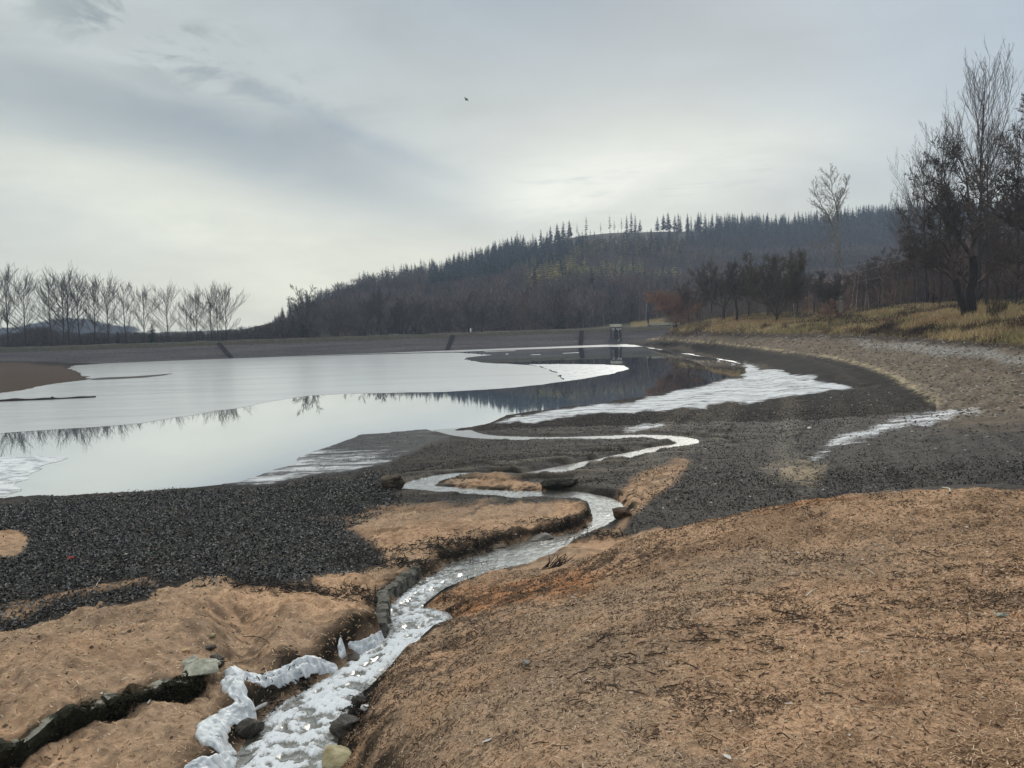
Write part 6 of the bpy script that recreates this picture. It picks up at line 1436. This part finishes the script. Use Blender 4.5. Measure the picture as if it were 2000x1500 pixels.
def stick(u0, v0, u1, v1, rad, mat, label, bend=.1, lift=.012, twigs=0, seed=1, group=None):
    a = on_ground(u0, v0) + [0, 0, lift]; c_ = on_ground(u1, v1) + [0, 0, lift]; r = np.random.default_rng(seed); L = np.linalg.norm(c_ - a); mid_ = (a + c_) / 2 + r.normal(0, 1, 3) * [bend * L, bend * L, .01]; mid_[2] = max(mid_[2], float(gz(mid_[0], mid_[1])) + lift)
    P = catmull(np.array([a, mid_, c_]), 5); PL = [P]; RL = [np.linspace(rad, rad * .55, len(P)) * (1 + .15 * r.normal(0, 1, len(P)))]
    for k in range(twigs):
        i = r.integers(1, len(P) - 1); d_ = unit(P[i] - P[i - 1] + r.normal(0, .7, 3)); d_[2] = abs(d_[2]) * .6; PL.append(np.array([P[i], P[i] + d_ * L * .12, P[i] + d_ * L * .22 + [0, 0, .01]])); RL.append(np.array([rad * .5, rad * .4, rad * .25]))
    V, Q = tube_mesh((PL, RL), [6] * len(PL)); o = obj('stick', mesh_np('stick', V - a, [Q]), mat, None, tuple(a)); tag(o, label, 'stick', group)
PST = simple_mat('pale_stick', (.40, .34, .25), (.62, .55, .44), 20, .85, 0); DST = simple_mat('dark_stick', (.03, .021, .015), (.085, .058, .04), 20, .85, 0)
stick(1573, 1168, 1594, 1152, .007, PST, 'short straight pale stick lying across the mound', .02)
stick(1690, 1113, 1710, 1126, .005, PST, 'thin pale stick near the crown of the mound', .03)
stick(1508, 1193, 1574, 1207, .007, DST, 'upper arm of a bent dark twig on the mound', .05, twigs=3, seed=2)
stick(1532, 1214, 1574, 1207, .006, DST, 'lower arm of a bent dark twig on the mound', .05, twigs=2, seed=3)
stick(1518, 1438, 1542, 1448, .005, DST, 'small dark stick low in the middle of the mound', .05, seed=4)
stick(1362, 1226, 1380, 1250, .009, DST, 'snapped dark branch poking out of the twig heap', .1, .03, 5, 5)
stick(1325, 1256, 1390, 1255, .005, DST, 'grey straight stick along the foot of the twig heap', .02, seed=6)
stick(1165, 1256, 1200, 1240, .008, DST, 'tapering dark splinter between the orange strip and the twig heap', .03, seed=7, twigs=2)
stick(880, 1325, 905, 1285, .006, DST, 'dark stick lying down the debris slope', .05, seed=8)
stick(186, 1150, 197, 1132, .012, PST, 'pale stick stuck in the leaf litter by the sand patch', .03, .02, seed=9)
stick(325, 1017, 365, 1012, .022, DST, 'dark driftwood stick lying on the leaf litter', .03, .02, seed=10)
stick(475, 1245, 540, 1275, .006, DST, 'thin brown stick on the sandy hummock above the ice', .06, seed=11)
stick(640, 1435, 662, 1415, .005, DST, 'black twig slanting over the foam by the large black rock', .04, .05, seed=12)
stick(1855, 965, 1840, 955, .014, PST, 'pale stick standing on the dark flat behind the mound', .03, .02, seed=13)
# branch snagged in the stream
p = on_ground(926, 1118); T = Tree(95)
for k in range(46):
    b0 = np.array([T.r.normal(0, .10), T.r.normal(0, .05), 0]); L_, R2 = T.line(b0, np.array([T.r.normal(0, .8), T.r.normal(0, .5), .5 + .5 * T.r.random()]), T.r.uniform(.12, .42), .011, .004, 4, .2, -.02); T.add(L_, R2, 1)
tag(obj('snagged_branch', T.mesh('snagged_branch', (1,), np.zeros(3), BARK), None, None, tuple(p)), 'black tangle of branches snagged in the stream beside the sand tongue', 'branch')
p = on_ground(1085, 1108); T = Tree(96)
for k in range(30):
    b0 = np.array([T.r.normal(0, .10), T.r.normal(0, .05), 0]); L_, R2 = T.line(b0, np.array([.8 + T.r.normal(0, .3), .6, .35 + .4 * T.r.random()]), T.r.uniform(.15, .35), .010, .004, 4, .2, -.02); T.add(L_, R2, 1)
tag(obj('dead_root', T.mesh('dead_root', (1,), np.zeros(3), BARK), None, None, tuple(p)), 'dark dead root sticking out of the sand tongue', 'root')

# ------------------------------------------------------------------ log, mud bar, birds, post
a = at_z(-60, 786, .05); c_ = at_z(186, 775.2, .05); P = np.array([a + (c_ - a) * f for f in np.linspace(0, 1, 60)]); fz_ = np.linspace(0, 1, 60); P[:, 1] += np.sin(fz_ * 7) * .12; P[:, 2] += .03 * np.sin(fz_ * 23)
rd = (.17 - .08 * fz_) * (1 + .2 * vn(fz_ * 14, fz_ * 0, 9)) + .12 * np.exp(-((fz_ - .66) / .012) ** 2); V, Q = tube_mesh(([P], [rd]), [9])
tag(obj('driftwood_log', mesh_np('driftwood_log', V - a, [Q]), BARK, None, tuple(a)), 'long thin dark log frozen into the lake ice', 'log')
MUDM = simple_mat('mud_bar', (.025, .022, .018), (.06, .05, .04), 1.2, .8, .4, .05)
tag(obj('mud_bar', flat_sheet('mud_bar', [(168, 740.5), (200, 737.5), (260, 735), (310, 731.5), (338, 729), (320, 733), (280, 737.5), (220, 740.5), (185, 742)], .02, .12, 63, .5), MUDM), kind='structure')
def bird_mesh(name, L, wings=None, float_=True):
    """one continuous body: breast, tail, neck, head and bill swept along a curve, wings drawn out of the back"""
    st_ = [(-.55, .10, .012), (-.46, .09, .05), (-.28, .07, .13), (0, .06, .175), (.20, .08, .165), (.32, .14, .10), (.38, .24, .062), (.43, .31, .062), (.49, .33, .05), (.54, .32, .020), (.62, .305, .008)]
    P = np.array([[x_ * L, 0, (z_ if float_ else z_ * .35) * L] for x_, z_, r_2 in st_]); Rr = np.array([r_2 * L for *_, r_2 in st_]); V, Q = tube_mesh(([P], [Rr]), [10]); Qs = [Q]
    if wings:
        for s_ in (-1, 1):
            o_ = len(V); W_ = np.array([[.16, .06, .08], [.20, .45, .30], [.02, .98, .18], [-.10, .50, .27], [-.14, .06, .08], [.16, .06, .04], [.20, .45, .28], [.02, .98, .175], [-.10, .50, .255], [-.14, .06, .04]]) * [L, s_ * L * wings, L]
            V = np.concatenate([V, W_]); Qs.append(np.array([[0, 1, 3, 4], [5, 9, 8, 6], [0, 5, 6, 1], [4, 3, 8, 9]]) + o_); Qs.append(np.array([[1, 2, 3], [6, 8, 7], [1, 6, 7], [1, 7, 2], [3, 2, 7], [3, 7, 8]]) + o_)
    return mesh_np(name, V, Qs)
DUCKM = simple_mat('dark_plumage', (.02, .018, .016), (.05, .042, .035), 12, .7, 0); GULLM = simple_mat('white_plumage', (.6, .6, .6), (.8, .8, .8), 12, .7, 0)
dme = bird_mesh('duck', .5); gme = bird_mesh('gull', .48)
for i, (u, v) in enumerate([(910, 702), (915, 703.2), (921, 704.2), (926, 704.5), (908, 689), (916, 689.6), (925, 690.4), (933, 691), (941, 692.4)]):
    p = at_z(u, v, .03 if i < 9 else 0); o = obj('duck', dme, DUCKM, None, tuple(p)); o.rotation_euler = (0, 0, i * 1.3); o.scale = (.85 + .05 * (i % 4),) * 3
    tag(o, 'dark duck resting at the rim of the ice near the open water' if i < 4 else 'dark duck standing on the far ice point', 'duck', 'ducks at the rim of the ice' if i < 4 else 'ducks on the far ice point')
for i, (u, v) in enumerate([(1034, 701), (1042, 706), (1077, 705), (1115, 708)]):
    p = at_z(u, v, -.03); o = obj('duck', dme, DUCKM, None, tuple(p)); o.rotation_euler = (0, 0, i * 1.9 + 1); o.scale = (.9,) * 3
    tag(o, 'dark duck swimming on the open water before the intake tower', 'duck', 'ducks on the open water')
for i, (u, v, lab) in enumerate([(990, 692, 'white gull swimming on the dark water off the dam'), (1404, 705.5, 'white gull by the far bank waterline, farther of two'), (1432, 712, 'white gull in the corner of the open water by the frosted mud')]):
    p = at_z(u, v, -.02); o = obj('gull', gme, GULLM, None, tuple(p)); o.rotation_euler = (0, 0, i * 1.5 + .4); tag(o, lab, 'gull')
p = at_y(911, 194.5, 60); o = obj('flying_bird', bird_mesh('flying_bird', .30, .9, False), DUCKM, None, tuple(p)); o.rotation_euler = (.5, .35, 2.6); tag(o, 'small dark bird flying alone in the clouded sky', 'bird')
p = dam_pt(float((at_y(919, 650, 155)[:2] - fl) @ dd), 7.5, CREST); bm = bmesh.new(); bmesh.ops.create_cone(bm, cap_ends=True, segments=10, radius1=.16, radius2=.13, depth=.75, matrix=Matrix.Translation((0, 0, .37))); bmesh.ops.create_uvsphere(bm, u_segments=10, v_segments=6, radius=.15, matrix=Matrix.Translation((0, 0, .75)))
o = bm_obj('marker_post', bm, simple_mat('white_paint', (.62, .62, .60), (.78, .78, .76), 4, .6, 0), None, tuple(p), True); tag(o, 'short white marker post on the dam crest', 'post')
# ------------------------------------------------------------------ sky and light
w = bpy.data.worlds.new('World'); SC.world = w; w.use_nodes = True
t = NT(w.node_tree); bg = t.n['Background']
SUN_EL, SUN_AZ = math.radians(28), math.radians(17)
sky = t.node('ShaderNodeTexSky', sky_type='NISHITA'); sky.sun_disc = False
sky.sun_elevation = SUN_EL; sky.sun_rotation = SUN_AZ
sky.altitude = 300; sky.air_density = 1.0; sky.dust_density = 2.0
d = t.node('ShaderNodeTexCoord').outputs['Generated']
sp = t.node('ShaderNodeSeparateXYZ'); t.put(sp.inputs[0], d)
x, y, z = sp.outputs
az = t.m('ARCTAN2', x, y); el = t.m('ARCSINE', z)
def gauss(a0, e0, sa, se, tilt=0.0, wob=None):
    da = t.m('SUBTRACT', az, a0); de = t.m('SUBTRACT', el, e0)
    if tilt: de = t.m('SUBTRACT', de, t.m('MULTIPLY', da, tilt))
    if wob is not None: de = t.m('ADD', de, wob)
    a = t.m('POWER', t.m('ABSOLUTE', t.m('DIVIDE', da, sa)), 2.0); e_ = t.m('POWER', t.m('ABSOLUTE', t.m('DIVIDE', de, se)), 2.0)
    return t.m('EXPONENT', t.m('MULTIPLY', t.m('ADD', a, e_), -1.0))
zz = t.m('ADD', t.m('MAXIMUM', z, 0.0), .18)
cp = t.xyz(t.m('DIVIDE', x, zz), t.m('DIVIDE', y, zz), 0.0)
nA = t.noise(cp, .9, 6, .55, .4); nB = t.noise(cp, 2.6, 7, .62, .3)
ap = t.xyz(az, el, 0.0)
nC = t.noise(t.mapping(ap, (3, 9, 1)), 1.0, 5, .55, .6)      # soft banks
nD = t.noise(t.mapping(ap, (9, 26, 1), (0, 0, .2)), 1.0, 6, .62, .5)   # wisps
nE = t.noise(t.mapping(ap, (10, 90, 1), (0, 0, .04)), 1.0, 5, .6, .8)   # fine ripples
en = t.m('DIVIDE', el, PI / 2)
base = t.ramp(en, [(0.0, (.74, .74, .65)), (.05, (.72, .72, .64)), (.10, (.64, .66, .61)), (.17, (.58, .61, .59)), (.29, (.50, .535, .55)), (.48, (1.1, 1.09, 1.07)), (1.0, (1.8, 1.78, 1.75))])
wob = t.m('MULTIPLY', t.m('SUBTRACT', nC, .5), .10)
blue = t.m('MULTIPLY', t.mr(az, .12, .60), t.mr(el, .02, .22))
c = t.mix(t.m('MULTIPLY', blue, .85), base, (.40, .475, .57))
c = t.mix(t.m('MULTIPLY', gauss(.18, .43, .46, .16, 0, wob), 1.0), c, (.29, .35, .415))
c = t.mix(t.m('MULTIPLY', gauss(-.30, .222, .30, .042, -.16, wob), .95), c, (.315, .36, .39))
c = t.mix(t.m('MULTIPLY', gauss(-.14, .165, .18, .033, -.20, wob), .70), c, (.36, .405, .44))
c = t.mix(t.m('MULTIPLY', gauss(-.62, .235, .22, .05, -.1, wob), .55), c, (.37, .42, .45))
c = t.mix(t.m('MULTIPLY', gauss(-.44, .150, .28, .038, -.22, wob), .85), c, (1.0, .99, .83))
c = t.mix(t.m('MULTIPLY', gauss(-.20, .06, .26, .04, -.05, wob), .7), c, (.92, .91, .77))
c = t.mix(t.m('MULTIPLY', gauss(-.62, .19, .12, .03, -.2, wob), .4), c, (.68, .69, .62))
c = t.mix(t.m('MULTIPLY', gauss(0, .22, .2, .08, 0, wob), .5), c, (.64, .645, .61))
c = t.mix(t.m('MULTIPLY', gauss(.17, .172, .26, .055, .05, wob), .9), c, (.95, .955, .86))
c = t.mix(t.m('MULTIPLY', gauss(.08, .165, .10, .03, .05, wob), .5), c, (1.08, 1.07, .94))
# dark wisps and fine ripples
wis = t.m('MULTIPLY', gauss(-.42, .325, .17, .04, -.30), t.mr(nD, .47, .62))
c = t.mix(t.m('MULTIPLY', wis, 1.0), c, (.27, .315, .33))
wis2 = t.m('MULTIPLY', gauss(-.20, .235, .12, .013, -.40, t.m('MULTIPLY', t.m('SUBTRACT', nD, .5), .03)), .55)
c = t.mix(wis2, c, (.30, .36, .42))
rip = t.m('MULTIPLY', gauss(.20, .165, .22, .045), t.mr(nE, .5, .72))
c = t.mix(t.m('MULTIPLY', rip, .5), c, (.52, .57, .58))
c = t.mix(1.0, c, t.mr(nC, .2, .8, .80, 1.17, False), 'MULTIPLY')
c = t.mix(1.0, c, t.mr(nB, .2, .8, .93, 1.07, False), 'MULTIPLY')
c = t.mix(t.mr(z, -.02, 0.0, 1.0, 0.0), c, (.30, .31, .30))
c = t.mix(1.0, c, (1.0, 1.0, .955), 'MULTIPLY')
skyc = t.mix(1.0, sky.outputs[0], (.1, .1, .1), 'MULTIPLY')
fin_ = t.mix(.95, skyc, c)
t.put(bg.inputs[0], fin_); bg.inputs[1].default_value = 1.0
try: w.cycles.sampling_method = 'AUTOMATIC'
except Exception: pass
sun = bpy.data.lights.new('sun', 'SUN'); sun.energy = 1.5; sun.angle = math.radians(16); sun.color = (1.0, .94, .84)
so = bpy.data.objects.new('sun', sun); COL.objects.link(so)
sdv = Vector((math.sin(SUN_AZ) * math.cos(SUN_EL), math.cos(SUN_AZ) * math.cos(SUN_EL), math.sin(SUN_EL)))
so.rotation_euler = sdv.to_track_quat('Z', 'Y').to_euler()

# ------------------------------------------------------------------ air
if HAZE:
    bm = bmesh.new(); bmesh.ops.create_cube(bm, size=1.0)
    for v in bm.verts: v.co = Vector((v.co.x * 1800, v.co.y * 1800, -3 + (v.co.z + .5) * 170))
    hme = bpy.data.meshes.new('haze'); bm.to_mesh(hme); bm.free()
    m = bpy.data.materials.new('haze'); m.use_nodes = True; t = NT(m.node_tree)
    t.n.remove(t.n['Principled BSDF'])
    pv = t.node('ShaderNodeVolumePrincipled'); pv.inputs['Color'].default_value = (.62, .76, 1.0, 1)
    pv.inputs['Density'].default_value = HAZE; pv.inputs['Anisotropy'].default_value = .2
    t.put(t.n['Material Output'].inputs['Volume'], pv.outputs[0])
    tag(obj('haze', hme, m), kind='stuff')
SC.view_settings.view_transform = 'Standard'; SC.view_settings.look = 'None'
SC.view_settings.exposure = EXPO; SC.view_settings.gamma = 1
SC.render.engine = 'CYCLES'
SC.cycles.max_bounces = 6; SC.cycles.diffuse_bounces = 2; SC.cycles.glossy_bounces = 3; SC.cycles.transmission_bounces = 4; SC.cycles.volume_bounces = 0
SC.cycles.use_denoising = True
